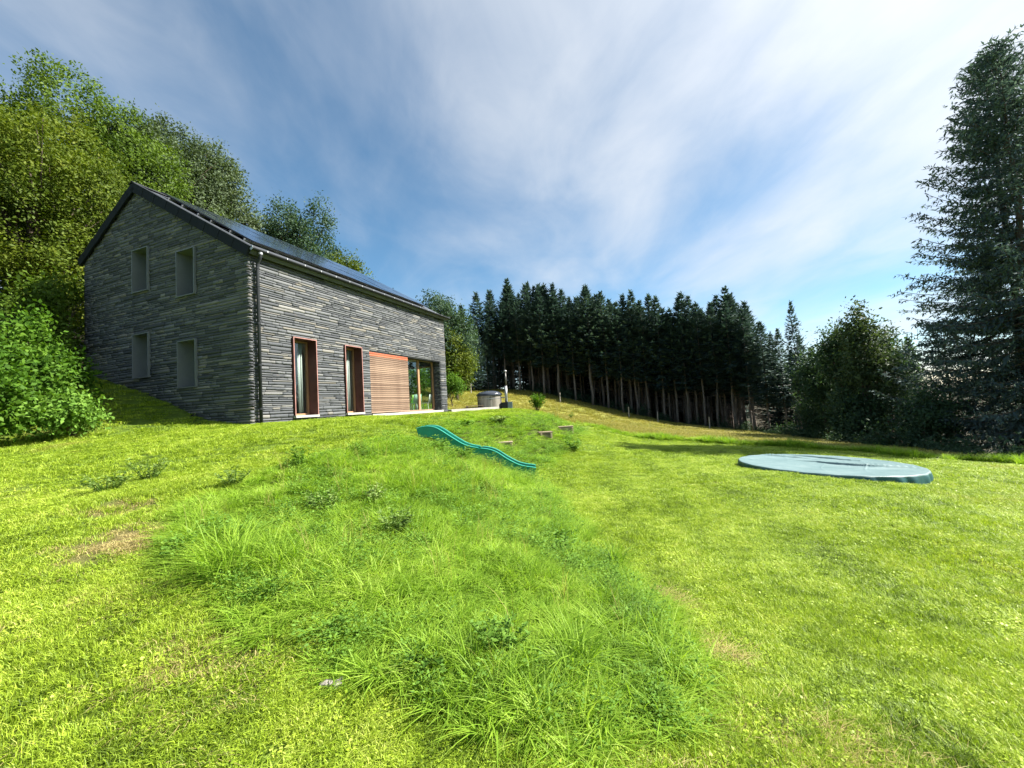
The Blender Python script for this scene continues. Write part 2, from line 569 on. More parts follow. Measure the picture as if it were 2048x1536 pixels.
# ------------------------------------------------------------------ terrain
CP = np.array([
    (-7.0, 10.7, 1.52), (-6.7, 11.5, 1.49), (-5.7, 14.0, 1.46), (-4.5, 17.3, 1.47), (-3.35, 20.3, 1.46), (-8.6, 11.3, 1.70), (-10.5, 12.0, 2.36),
    (-12.3, 12.7, 2.86), (-13.8, 13.3, 3.3), (-14.9, 13.7, 3.6), (-10.1, 10.35, 1.58), (-13, 10, 1.72), (-18, 12, 2.6), (-7.3, 8.4, 1.30),
    (-6.54, 5.08, .79), (-3.69, 2.87, .45), (-2.25, 1.76, .27), (-3.68, 4.03, .62), (-2.74, 3.08, .48), (-1.4, 2.28, .32), (-.59, 1.89, .20),
    (-3.66, 6.82, 1.02), (-4.9, 6.22, .95), (-10, 6, 1.05), (-12, 3, .75), (-6, 0, .35), (0, 0, 0), (-3, -3, -.1), (3, -3, -.35),
    (0, -8, -.6), (-10, -6, 0), (10, -6, -1), (1.02, 3.25, -.06), (.89, 4.4, -.06), (.5, 9.45, -.14), (1, 2.2, -.04), (2.2, 1.9, -.15),
    (8.3, 10.95, -.65), (6.6, 9.5, -.50), (10, 12.3, -.78), (15.7, 13.2, -1.2), (13.8, 11, -1.03), (11.3, 19.4, -.9), (9.9, 24.8, -.8),
    (3.9, 22, -.2), (5, 6, -.38), (10, 5, -.8), (20, 8, -1.6), (6, 15, -.5), (2.6, 13, -.22), (-2.34, 9.64, .98), (-.85, 9.6, .36), (-1.42, 9.7, .57), (-.43, 9.7, .24), (-.1, 9.68, .02), (.12, 9.65, -.08),
    (-.34, 13.1, .36), (1.07, 15.1, .42), (2.14, 17.6, .42), (-2.4, 11.5, 1.16), (-1.46, 15, 1.20), (.5, 18, 1.15), (-.67, 20, 1.30), (1.2, 21, 1.05),
    (-1.2, 27, 1.35), (.1, 27, 1.32), (1.44, 24, 1.12), (-2.3, 22, 1.36), (-1.7, 25, 1.32), (-1.3, 4.2, .40), (-1.2, 6.8, .60), (.75, 6.8, -.05), (-4.7, 30, 2.1), (2.9, 32, .66), (6.7, 33, -.2),
    (-5.9, 50, 3.88), (.8, 50, 3.4), (7.6, 48, 1.6), (12.7, 46.2, 0), (18.7, 43.2, -1.7), (20.5, 41.3, -1.95), (23, 36.3, -2.4), (21.4, 28.3, -2.1),
    (20, 22.2, -1.9), (17.8, 13.7, -1.35), (15, 65, -.5), (0, 70, 4), (30, 60, -4), (35, 35, -4.5), (40, 15, -4), (-20, 60, 8), (-20, 32, 6),
    (-25, 15, 5.5), (-30, 30, 9.5), (-12, 27, 3.6), (-17, 20, 4.6), (-40, 0, 6), (-40, 60, 13), (30, -10, -3), (0, -25, -2), (60, 60, -8), (60, 0, -6),
    (0, 90, 3), (40, 90, -7), (-40, 90, 12)])


def _phi(d2):
    return 0.5 * d2 * np.log(d2 + 1e-9)


_n = len(CP)
_S = 20.0
_X = CP[:, :2] / _S
_K = _phi(((_X[:, None] - _X[None]) ** 2).sum(-1)) + np.eye(_n) * 2e-4
_P = np.c_[np.ones(_n), _X]
_A = np.block([[_K, _P], [_P.T, np.zeros((3, 3))]])
_w = np.linalg.solve(_A, np.r_[CP[:, 2], 0, 0, 0])

HC = np.array([-7.017, 10.696, 1.534])   # house corner nearest the camera
HANG = 0.366
HD = np.array([math.sin(HANG), math.cos(HANG)])
HG = np.array([-math.cos(HANG), math.sin(HANG)])
HL, HW, RIDGE_Y, HE, HR, HLE = 10.31, 8.194, 5.168, 4.80, 7.884, 6.057


def house_uv(x, y):
    dx, dy = x - HC[0], y - HC[1]
    return dx * HD[0] + dy * HD[1], dx * HG[0] + dy * HG[1]


_bump_k = rng.normal(size=(26, 2))
_bump_k = _bump_k / np.linalg.norm(_bump_k, axis=1)[:, None] * np.geomspace(0.5, 7.0, 26)[:, None]
_bump_p = rng.uniform(0, 6.28, 26)
_bump_a = 0.020 / np.geomspace(1, 6, 26)


def terrain(x, y, carve=True):
    x = np.asarray(x, float).ravel()
    y = np.asarray(y, float).ravel()
    r = np.hypot(x, y)
    k = np.where(r > 95, 95 / np.maximum(r, 1), 1.0)
    q = np.c_[x * k, y * k] / _S
    z = np.empty(len(x))
    for i in range(0, len(x), 20000):
        qq = q[i:i + 20000]
        z[i:i + 20000] = _phi(((qq[:, None] - _X[None]) ** 2).sum(-1)) @ _w[:_n] + np.c_[np.ones(len(qq)), qq] @ _w[_n:]
    z = np.where(r > 95, z * np.clip(1 - (r - 95) / 500, 0, 1) - np.clip((r - 95) / 60, 0, 6), z)
    b = np.zeros(len(x))
    for kk, pp, aa in zip(_bump_k, _bump_p, _bump_a):
        b += aa * np.sin(x * kk[0] + y * kk[1] + pp)
    z = z + b * np.clip(2.5 - r / 40, 0.3, 1)
    if carve:
        u, v = house_uv(x, y)
        ins = (u > 0.3) & (u < HL - 0.3) & (v > 0.3) & (v < HW - 0.3)
        z = np.where(ins, np.minimum(z, 1.0), z)
    return z


def tz(x, y):
    return float(terrain([x], [y])[0])


TALL = np.array([(1.0, 2.2), (1.05, 3.25), (.92, 4.4), (.75, 6.8), (.62, 9.1), (1.2, 12), (2.0, 14.2), (3.0, 17.5), (3.9, 21.5), (2.4, 22.6), (.8, 21.2), (-.3, 18.6),
                 (-1.7, 15.5), (-2.5, 12), (-2.75, 9.8), (-3.1, 7.4), (-3.75, 5.6), (-3.75, 4.2), (-2.85, 3.15), (-1.5, 2.35), (-.6, 1.92), (.2, 1.72), (.75, 1.85)])


def poly_sdf(x, y, poly):
    """signed distance, positive inside"""
    x = np.asarray(x, float)
    y = np.asarray(y, float)
    d = np.full(x.shape, 1e9)
    ins = np.zeros(x.shape, bool)
    for i in range(len(poly)):
        ax, ay = poly[i]
        bx, by = poly[(i + 1) % len(poly)]
        ex, ey = bx - ax, by - ay
        t = np.clip(((x - ax) * ex + (y - ay) * ey) / (ex * ex + ey * ey), 0, 1)
        d = np.minimum(d, np.hypot(x - ax - t * ex, y - ay - t * ey))
        c = ((ay > y) != (by > y)) & (x < (bx - ax) * (y - ay) / (by - ay + 1e-12) + ax)
        ins ^= c
    return np.where(ins, d, -d)


# mown / meadow boundary (meadow lies beyond)
STRIP = [(2.6, 23.3), (4.4, 25.6), (7.2, 23.6), (11.3, 19.6), (13.8, 16.2), (15.9, 13.2), (17.3, 10.4), (18.6, 5), (20, -2)]
MEADOW = np.array([(-3.0, 27.5), (0, 28.4), (1.4, 25.4), (2.6, 23.3)] + STRIP[1:] + [(60, -2), (60, 90), (-60, 90), (-60, 36), (-9.5, 29), (-3.3, 24.2)])
FOREST = np.array([(-11, 50.5), (-2, 51.5), (4, 50), (9, 48.2), (14, 46.3), (19.5, 43.2), (22.3, 38.5), (21, 30), (18.8, 22.5), (17.5, 16), (19.5, 9), (40, 2), (70, 20), (70, 95), (-30, 95), (-30, 52)])
WOODL = np.array([(-15.2, 12.2), (-12.4, 9.6), (-15, 8), (-30, 4), (-70, 0), (-70, 90), (-15, 49), (-8.5, 38), (-7.2, 28), (-10.6, 23.5)])

nr, na = 210, 480
rad = np.concatenate([[0.0], np.geomspace(0.35, 900, nr - 1)])
ang_ = np.linspace(0, 2 * math.pi, na, endpoint=False)
RR, AA = np.meshgrid(rad, ang_, indexing='ij')
GX, GY = (RR * np.sin(AA)).ravel(), (RR * np.cos(AA)).ravel()
GZ = terrain(GX, GY)
idx = np.arange(nr * na).reshape(nr, na)
Q = np.stack([idx[:-1], np.roll(idx, -1, 1)[:-1], np.roll(idx, -1, 1)[1:], idx[1:]], -1).reshape(-1, 4)
sm = lambda v, a, b: np.clip((v - a) / (b - a), 0, 1)
a_mead = sm(poly_sdf(GX, GY, MEADOW), -0.3, 0.5)
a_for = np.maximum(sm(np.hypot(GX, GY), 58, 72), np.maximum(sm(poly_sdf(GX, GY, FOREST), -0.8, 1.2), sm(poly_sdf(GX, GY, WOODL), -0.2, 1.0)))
a_tall = sm(poly_sdf(GX, GY, TALL), 0.0, 0.5)
bare = np.zeros(len(GX))
for (bx, by, br, bs) in [(-3.55, 3.75, .55, .9), (-4.5, 4.6, .35, .7), (-1.75, 2.35, .35, .6), (.5, 1.55, .25, .6), (1.25, 1.75, .3, .6)]:
    bare = np.maximum(bare, bs * np.clip(1.3 - np.hypot(GX - bx, GY - by) / br, 0, 1))
gm = np_mesh('ground', np.c_[GX, GY, GZ], Q, {'meadow': ('POINT', a_mead), 'forest': ('POINT', a_for), 'tall': ('POINT', a_tall), 'bare': ('POINT', bare)}, True)


def mat_ground():
    mt, t, out = newmat('turf')
    geo = N(t, 'ShaderNodeNewGeometry')
    pos = geo.outputs['Position']
    A = lambda n: N(t, 'ShaderNodeAttribute', attribute_name=n).outputs['Fac']
    n0 = noise(t, pos, 0.35, 4, 0.55)
    n1 = noise(t, pos, 2.6, 5, 0.6)
    n2 = noise(t, pos, 26, 5, 0.7)
    n3 = noise(t, pos, 120, 3, 0.7)
    mixn = mathn(t, 'ADD', mathn(t, 'MULTIPLY', n1, 0.5), mathn(t, 'MULTIPLY', n2, 0.5))
    lawn = ramp(t, mixn, [(0.30, (0.045, 0.075, 0.012)), (0.5, (0.095, 0.15, 0.02)), (0.68, (0.15, 0.22, 0.03))])
    lawn = mixc(t, maprange(t, n0, 0.55, 0.72, 0, 0.35), lawn, (0.30, 0.27, 0.07))
    mead = ramp(t, mixn, [(0.3, (0.18, 0.175, 0.04)), (0.55, (0.28, 0.28, 0.07)), (0.72, (0.38, 0.35, 0.12))])
    mead = mixc(t, maprange(t, n0, 0.42, 0.62, 0, 0.6), mead, (0.13, 0.165, 0.025))
    tall = ramp(t, mixn, [(0.3, (0.035, 0.05, 0.010)), (0.7, (0.075, 0.105, 0.018))])
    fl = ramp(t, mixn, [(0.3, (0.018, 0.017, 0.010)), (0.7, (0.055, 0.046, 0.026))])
    soil = ramp(t, mixn, [(0.3, (0.07, 0.05, 0.028)), (0.7, (0.30, 0.22, 0.10))])
    c = mixc(t, A('meadow'), lawn, mead)
    c = mixc(t, A('tall'), c, tall)
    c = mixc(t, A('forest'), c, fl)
    c = mixc(t, A('bare'), c, soil)
    h = mathn(t, 'ADD', mathn(t, 'MULTIPLY', n2, 0.7), mathn(t, 'MULTIPLY', n3, 0.35))
    principled(t, out, c, 0.9, 0.1, 0.0, h, 0.9, 0.05)
    return mt


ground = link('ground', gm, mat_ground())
tag(ground, 'rolling green lawn, bank and dry meadow around the slate house', None, None, 'structure')
# ------------------------------------------------------------------ house
house = empty('slate_house', HC, math.pi / 2 - HANG)
tag(house, 'two storey grey slate stone house with gable roof and solar panels', 'house')
# local frame: +x along the sunny facade, +y into the house along the gable, z up from the facade foot
W1 = (1.305, 2.159, 0.10, 2.522)
W2 = (3.376, 4.212, 0.10, 2.522)
DOOR = (4.682, 9.77, 0.03, 2.475)
F_OPEN = [W1, W2, DOOR]
G_OPEN = [(4.449, 5.302, 4.337, 5.743), (2.198, 3.051, 3.863, 5.269), (4.449, 5.302, 1.598, 3.004), (2.198, 3.051, 1.137, 2.543)]
TANR = (HR - HE) / RIDGE_Y
TANL = (HR - HLE) / (HW - RIDGE_Y)


def wall_cells(w, keys_z, opens, zlo, zhi):
    """split a wall plane in rectangles that leave the openings free"""
    zs = sorted({zlo, zhi, *[k for k in keys_z if zlo < k < zhi]})
    for z0, z1 in zip(zs[:-1], zs[1:]):
        cuts = sorted([(a, b) for a, b, c, d in opens if c < (z0 + z1) / 2 < d])
        x = 0.0
        for a, b in cuts:
            if a - x > 0.01:
                yield x, a, z0, z1
            x = b
        if w - x > 0.01:
            yield x, w, z0, z1


# dark core of the wall, behind the stones (in pieces that leave the openings)
core = MB()
for a, b, z0, z1 in wall_cells(HL, [o[i] for o in F_OPEN for i in (2, 3)], F_OPEN, -0.6, HE - 0.02):
    core.box(max(a, 0.06), b, 0.05, 0.36, z0, z1)
core.build('wall_core', M['joint'], house)
core = MB()
for a, b, z0, z1 in wall_cells(HW, [o[i] for o in G_OPEN for i in (2, 3)], G_OPEN, -0.6, HE - 0.05):
    core.box(0.05, 0.36, max(a, 0.36), b, z0, z1)
# gable triangle with the upper windows cut out: vertical slices
ys = sorted({0.36, HW, RIDGE_Y, *[o[i] for o in G_OPEN[:2] for i in (0, 1)]})
roofz = lambda y: HE + TANR * y if y < RIDGE_Y else HR - TANL * (y - RIDGE_Y)
for y0, y1 in zip(ys[:-1], ys[1:]):
    ym = (y0 + y1) / 2
    o = [q for q in G_OPEN[:2] if q[0] < ym < q[1]]
    lo = HE - 0.05 if not o else max(HE - 0.05, o[0][3])
    t0, t1 = roofz(y0) - 0.06, roofz(y1) - 0.06
    core.add([(0.05, y0, lo), (0.36, y0, lo), (0.36, y1, lo), (0.05, y1, lo), (0.05, y0, t0), (0.36, y0, t0), (0.36, y1, t1), (0.05, y1, t1)],
             [(0, 3, 2, 1), (4, 5, 6, 7), (0, 1, 5, 4), (1, 2, 6, 5), (2, 3, 7, 6), (3, 0, 4, 7)])
core.build('gable_core', M['joint'], house)
box('rear_wall', M['joint'], house, 0.36, HL, HW - 0.3, HW, -0.6, HLE - 0.1)
FO = (0.75, 3.1, 0.05, 2.35)   # garden window in the far gable
fg = MB()
for y0, y1, za, zb in ((0.36, FO[0], -0.6, 4.7), (FO[0], FO[1], -0.6, FO[2]), (FO[0], FO[1], FO[3], 4.7), (FO[1], HW - 0.3, -0.6, 4.7)):
    fg.box(HL - 0.3, HL - 0.002, y0, y1, za, zb)
fg.add([(x, y, z) for x in (HL - 0.3, HL - 0.002) for (y, z) in ((0.36, 4.7), (HW - 0.3, 4.7), (HW - 0.3, roofz(HW - .3) - 0.1), (RIDGE_Y, HR - 0.08), (0.36, roofz(.36) - 0.1))],
       [(0, 1, 2, 3, 4), (9, 8, 7, 6, 5), (0, 5, 6, 1), (1, 6, 7, 2), (2, 7, 8, 3), (3, 8, 9, 4), (4, 9, 5, 0)])
fg.build('far_gable_wall', M['slate'], house)
gw = empty('window', (0, 0, 0), 0, house)
for y0, y1, za, zb in ((FO[0] + .003, FO[0] + .07, FO[2] + .003, FO[3] - .003), (FO[1] - .07, FO[1] - .003, FO[2] + .003, FO[3] - .003), (FO[0] + .071, FO[1] - .071, FO[2] + .003, FO[2] + .07), (FO[0] + .071, FO[1] - .071, FO[3] - .07, FO[3] - .003)):
    MB().box(HL - 0.2, HL - 0.12, y0, y1, za, zb).build('wood_frame', M['oak'], gw)
MB().box(HL - 0.165, HL - 0.155, FO[0] + .072, FO[1] - .072, FO[2] + .072, FO[3] - .072).build('pane', M['glass_door'], gw)

# stones ------------------------------------------------------------------
stones = []   # (face, u0, u1, z0, z1, depth_out)


def lay(face, w, opens, zlo, zhi, lim):
    keys = sorted({zlo, zhi, *[o[i] for o in opens for i in (2, 3) if zlo < o[i] < zhi]})
    for k0, k1 in zip(keys[:-1], keys[1:]):
        n = max(1, int(round((k1 - k0) / 0.080)))
        hs = rng.uniform(0.6, 1.45, n)
        hs = hs / hs.sum() * (k1 - k0)
        z = k0
        for h in hs:
            zm = z + h / 2
            a, b = lim(zm)
            segs = [(a, b)]
            for (o0, o1, oz0, oz1) in opens:
                if oz0 < zm < oz1:
                    segs = [s for (p, q) in segs for s in ((p, min(q, o0)), (max(p, o1), q)) if s[1] - s[0] > 0.03]
            for (p, q) in segs:
                u = p
                while u < q - 1e-6:
                    ln = rng.uniform(0.18, 0.62) if rng.random() < 0.75 else rng.uniform(0.6, 1.1)
                    if q - (u + ln) < 0.14:
                        ln = q - u
                    ln = min(ln, q - u)
                    # now and then a thick slot is filled with two thin stones
                    if h > 0.10 and rng.random() < 0.35:
                        s_ = z + h * rng.uniform(0.38, 0.62)
                        stones.append((face, u, u + ln, z, s_))
                        stones.append((face, u, u + ln, s_, z + h))
                    else:
                        stones.append((face, u, u + ln, z, z + h))
                    u += ln
            z += h


lay(0, HL, F_OPEN, -0.12, HE - 0.02, lambda z: (0.094, HL))


def glim(z):
    lo = 0.0 if z < HE else max(0.0, (z - HE) / TANR)
    hi = HW if z < HLE else RIDGE_Y + (HR - z) / TANL
    return lo, max(hi, lo + 0.03)


lay(1, HW, G_OPEN, -0.12, HR - 0.16, glim)
ST = np.array(stones, float)
# the ones that show largest: nearest the camera
mid = np.c_[(ST[:, 1] + ST[:, 2]) / 2, (ST[:, 3] + ST[:, 4]) / 2]
wx = np.where(ST[:, 0] == 0, HC[0] + HD[0] * mid[:, 0], HC[0] + HG[0] * mid[:, 0])
wy = np.where(ST[:, 0] == 0, HC[1] + HD[1] * mid[:, 0], HC[1] + HG[1] * mid[:, 0])
dist = np.hypot(wx, wy)
cosf = np.where(ST[:, 0] == 0, abs(wx * -HG[0] + wy * -HG[1]) / dist, abs(wx * HD[0] + wy * HD[1]) / dist)
size = (ST[:, 2] - ST[:, 1]) * (ST[:, 4] - ST[:, 3]) * cosf / dist ** 2
seen = mid[:, 1] > np.where(ST[:, 0] == 1, 0.24 * mid[:, 0] + 0.05, 0.02)
order = np.argsort(-np.where(seen, size, 0))
big = set(order[:290].tolist())
UNIT = np.array([(x, y, z) for z in (0, 1) for y in (0, 1) for x in (0, 1)], float)
QB = np.array([(0, 2, 3, 1), (4, 5, 7, 6), (0, 1, 5, 4), (2, 6, 7, 3), (0, 4, 6, 2), (1, 3, 7, 5)])
# stone shape: front face split in three so that its edge is ragged, sides going back to the core
def ragged(rg):
    n = 4
    xs = np.r_[0, np.sort(rg.uniform(0.2, 0.8, n - 2)), 1]
    V, Fc = [], []
    for j, zz in enumerate((0, 1)):
        for i, x in enumerate(xs):
            jz = rg.uniform(0, 0.06) * (1 if zz == 0 else -1)
            jx = rg.uniform(0, 0.02) * (1 if i == 0 else -1 if i == n - 1 else 0)
            V.append((x + jx, rg.uniform(0, 0.11), zz + jz))
    for j, zz in enumerate((0, 1)):
        for i, x in enumerate(xs):
            V.append((x, 1.0, zz * 0.92 + 0.04))
    m_ = 2 * n
    for i in range(n - 1):
        Fc.append((i, i + 1, n + i + 1, n + i))                       # front
        Fc.append((i + 1, i, m_ + i, m_ + i + 1))                     # bottom
        Fc.append((n + i, n + i + 1, m_ + n + i + 1, m_ + n + i))     # top
    Fc.append((0, n, m_ + n, m_))
    Fc.append((n - 1, m_ + n - 1, m_ + 2 * n - 1, 2 * n - 1))
    return np.array(V), np.array(Fc)


SHAPES = [ragged(rng) for _ in range(14)]
piece_me = []
for V, Fc in SHAPES:
    # facade orientation: front faces -y
    piece_me.append(np_mesh('slate_stone', V, Fc))
    piece_me[-1].materials.append(M['slate_piece'])
bulk = {0: ([], [], []), 1: ([], [], [])}
cnt = {0: 0, 1: 0}
GAP = 0.0085
for i, (fc, u0, u1, z0, z1) in enumerate(stones):
    k = int(rng.integers(len(SHAPES)))
    out_ = rng.uniform(-0.010, 0.014)
    sx, sz, sy = (u1 - u0) - GAP, (z1 - z0) - GAP, 0.085 + out_
    if i in big:
        o = bpy.data.objects.new('slate_stone', piece_me[k])
        COL.objects.link(o)
        o.parent = house
        o.scale = (sx, sy, sz)
        if fc == 0:
            o.location = (u0 + GAP / 2, -out_, z0 + GAP / 2)
        else:   # gable: front faces -x, run along y (mirrored so that it starts from the far end)
            o.rotation_euler = (0, 0, -math.pi / 2)
            o.location = (-out_, u1 - GAP / 2, z0 + GAP / 2)
    else:
        V, Fc = SHAPES[k]
        P = V * (sx, sy, sz)
        if fc == 0:
            P = P + (u0 + GAP / 2, -out_, z0 + GAP / 2)
        else:
            P = np.c_[P[:, 1] - out_, u1 - GAP / 2 - P[:, 0], P[:, 2] + z0 + GAP / 2]
        vs, fs, ts = bulk[fc]
        vs.append(P)
        fs.append(Fc + cnt[fc])
        cnt[fc] += len(P)
        ts.append(np.full(len(Fc), rng.random()))
for fc, nm in ((0, 'facade_stonework'), (1, 'gable_stonework')):
    vs, fs, ts = bulk[fc]
    o = link(nm, np_mesh(nm, np.concatenate(vs), np.concatenate(fs), {'tint': ('FACE', np.concatenate(ts))}), M['slate'], house)
    o['kind'] = 'stuff'

# roof ---------------------------------------------------------------------
SL = math.atan(TANR)
SLL = math.atan(TANL)


def roof_slab(name, mat, x0, x1, d0, d1, t0, t1, parent=house, right=True):
    """slab lying on a roof slope; d measured down the slope from the ridge, t = height above the roof plane"""
    b = MB()
    vs = []
    for t in (t0, t1):
        for d in (d0, d1):
            for x in (x0, x1):
                if right:
                    y = RIDGE_Y - d * math.cos(SL) - t * math.sin(SL)
                    z = HR - d * math.sin(SL) + t * math.cos(SL)
                else:
                    y = RIDGE_Y + d * math.cos(SLL) + t * math.sin(SLL)
                    z = HR - d * math.sin(SLL) + t * math.cos(SLL)
                vs.append((x, y, z))
    b.add(vs, [(0, 2, 3, 1), (4, 5, 7, 6), (0, 1, 5, 4), (2, 6, 7, 3), (0, 4, 6, 2), (1, 3, 7, 5)])
    return b.build(name, mat, parent)


LEN_R = RIDGE_Y / math.cos(SL)
LEN_L = (HW - RIDGE_Y) / math.cos(SLL)
roof_slab('roof_slope', M['roof'], -0.03, HL + 0.12, 0.0, LEN_R + 0.20, -0.10, 0.05)
roof_slab('roof_slope', M['roof'], -0.03, HL + 0.12, 0.0, LEN_L + 0.22, -0.10, 0.05, right=False)
# slate verge pieces along both rakes of the near gable
for right, ln in ((True, LEN_R + 0.17), (False, LEN_L + 0.20)):
    n = int(ln / 0.34)
    for k in range(n):
        d0, d1 = ln * k / n, ln * (k + 1) / n
        roof_slab('verge_slate', M['verge'], -0.085 - 0.008 * (k % 2), -0.033, d0 + 0.003, d1 - 0.003, -0.20 + 0.004 * (k % 3), 0.075, right=right)
roof_slab('verge_trim', M['zinc'], -0.10, 0.06, -0.0, LEN_R + 0.2, 0.077, 0.095)
rc = MB()
for sgn, s in ((1, SL), (-1, SLL)):
    rc.add([(x, RIDGE_Y - sgn * (q * math.cos(s)), HR + 0.11 - q * math.sin(s) + t) for t in (0, 0.02) for q in (0, 0.16) for x in (-0.1, HL + 0.12)],
           [(0, 2, 3, 1), (4, 5, 7, 6), (0, 1, 5, 4), (2, 6, 7, 3), (0, 4, 6, 2), (1, 3, 7, 5)])
rc.build('ridge_cap', M['zinc'], house)
# eave fascia, gutter and downpipe
ey, ez = -0.17, HE - 0.125
box('eave_fascia', M['zinc'], house, -0.03, HL + 0.10, -0.145, -0.115, ez - 0.02, ez + 0.10)
box('eave_soffit', M['zinc'], house, -0.02, HL + 0.09, -0.115, 0.045, ez + 0.0, ez + 0.02)
g = MB()
ng = 9
for x in (-0.06, HL + 0.12):
    for rr in (0.068, 0.060):
        for k in range(ng):
            a = math.pi + math.pi * k / (ng - 1)
            g.v.append((x, -0.222 + rr * math.cos(a), ez + 0.085 + rr * math.sin(a)))
for k in range(ng - 1):
    g.f.append((k, k + 1, 2 * ng + k + 1, 2 * ng + k))
    g.f.append((ng + k + 1, ng + k, 3 * ng + k, 3 * ng + k + 1))
g.f.append((0, 2 * ng, 3 * ng, ng))
g.f.append((ng - 1, 2 * ng - 1, 4 * ng - 1, 3 * ng - 1))
gut = g.build('gutter', M['zinc'], house, smooth=True)
for x in (-0.064, HL + 0.12):
    MB().tube([(x, -0.222, ez + 0.075), (x + 0.006, -0.222, ez + 0.075)], 0.066, 16).build('gutter_end_cap', M['steel'], gut)
for k in range(16):
    x = 0.35 + k * 0.62
    MB().box(x, x + 0.03, -0.300, -0.286, ez + 0.055, ez + 0.105).build('gutter_bracket', M['steel'], gut)
dp = MB()
px = 0.20
dp.tube([(px, -0.222, ez + 0.03), (px, -0.222, ez - 0.06), (px, -0.20, ez - 0.14), (px, -0.13, ez - 0.22), (px, -0.095, ez - 0.30), (px, -0.09, ez - 0.45), (px, -0.09, -0.15)], 0.046, 12)
dpo = dp.build('downpipe', M['zinc'], house, smooth=True)
for z in (0.35, 1.55, 2.7, 3.75, 4.25):
    MB().tube([(px, -0.09, z), (px, -0.09, z + 0.05)], 0.054, 12).build('pipe_clip', M['zinc'], dpo)
MB().tube([(px, -0.222, ez - 0.045), (px, -0.222, ez + 0.012)], 0.056, 12).build('pipe_collar', M['steel'], dpo)
# solar array: three rows of portrait modules on the sunny slope
pvm = MB()
PW, PH = 1.005, 1.66
pvm.box(0, PW, 0, PH, 0, 0.035)
pv_me = pvm.mesh('solar_panel')
pv_me.materials.append(M['pv_frame'])
gl_me = MB().box(0.012, PW - 0.012, 0.012, PH - 0.012, 0.034, 0.0385).mesh('panel_glass')
gl_me.materials.append(M['pv'])
pr = Matrix.Rotation(SL, 4, 'X')
for r_ in range(3):
    for c_ in range(9):
        d = 0.32 + (r_ + 1) * (PH + 0.02)
        t = 0.135
        o = bpy.data.objects.new('solar_panel', pv_me)
        COL.objects.link(o)
        o.parent = house
        o.location = (0.52 + c_ * (PW + 0.02), RIDGE_Y - d * math.cos(SL) - t * math.sin(SL), HR - d * math.sin(SL) + t * math.cos(SL))
        o.rotation_euler = (SL + rng.normal(0, 0.004), rng.normal(0, 0.006), 0)
        q = bpy.data.objects.new('panel_glass', gl_me)
        COL.objects.link(q)
        q.parent = o
for r_ in range(4):
    for k in range(2):
        pass
for j, d in enumerate((0.9, 1.7, 2.6, 3.3, 4.3, 5.0)):   # rail ends that stick out of the array
    roof_slab('mounting_rail', M['steel'], 0.47, 9.78, d, d + 0.035, 0.055, 0.125)


# windows ------------------------------------------------------------------
def tall_window(o, idx):
    a, b, z0, z1 = o
    w = empty('window', (0, 0, 0), 0, house)
    pr_, dp_ = -0.065, 0.42
    th = 0.022
    for nm, x0, x1, y0, y1, c0, c1 in (('jamb', a, a + th, pr_, dp_, z0 + 0.04, z1 - th), ('jamb', b - th, b, pr_, dp_, z0 + 0.04, z1 - th), ('lintel', a, b, pr_, dp_, z1 - th, z1)):
        box(nm, M['corten'], w, x0, x1, y0, y1, c0, c1)
    box('edge_strip', M['corten_edge'], w, a - 0.003, a + th + 0.003, pr_ - 0.006, pr_ - 0.001, z0 + 0.04, z1 + 0.003)
    box('edge_strip', M['corten_edge'], w, b - th - 0.003, b + 0.003, pr_ - 0.006, pr_ - 0.001, z0 + 0.04, z1 + 0.003)
    box('edge_strip', M['corten_edge'], w, a + th + 0.004, b - th - 0.004, pr_ - 0.006, pr_ - 0.001, z1 - th - 0.003, z1 + 0.003)
    box('sill', M['sill'], w, a - 0.005, b + 0.005, pr_ - 0.035, dp_, z0 - 0.03, z0 + 0.038, 0.006)
    fx0, fx1 = a + th + 0.002, b - th - 0.002
    for nm, x0, x1, c0, c1 in (('wood_frame', fx0, fx0 + 0.05, z0 + 0.045, z1 - 0.03), ('wood_frame', fx1 - 0.06, fx1, z0 + 0.045, z1 - 0.03),
                               ('wood_frame', fx0 + 0.051, fx1 - 0.061, z0 + 0.045, z0 + 0.10), ('wood_frame', fx0 + 0.051, fx1 - 0.061, z1 - 0.085, z1 - 0.03)):
        box(nm, M['oak'], w, x0, x1, 0.30, 0.37, c0, c1)
    box('pane', M['glass'], w, fx0 + 0.052, fx1 - 0.062, 0.325, 0.337, z0 + 0.102, z1 - 0.087)
    # folded grey curtain hanging behind the glass on the far side
    cv = MB()
    n = 22
    x_0, x_1 = fx1 - 0.27, fx1 - 0.12
    for k in range(n + 1):
        x = x_0 + (x_1 - x_0) * k / n
        y = 0.44 + 0.018 * math.sin(k * 1.9)
        cv.v += [(x, y, z0 + 0.06), (x, y, z1 - 0.06)]
    cv.f += [(2 * k, 2 * k + 2, 2 * k + 3, 2 * k + 1) for k in range(n)]
    c = cv.build('curtain', M['blind'], w, smooth=True)
    sm_ = c.modifiers.new('thick', 'SOLIDIFY')
    sm_.thickness = 0.004
    return w


tall_window(W1, 0)
tall_window(W2, 1)


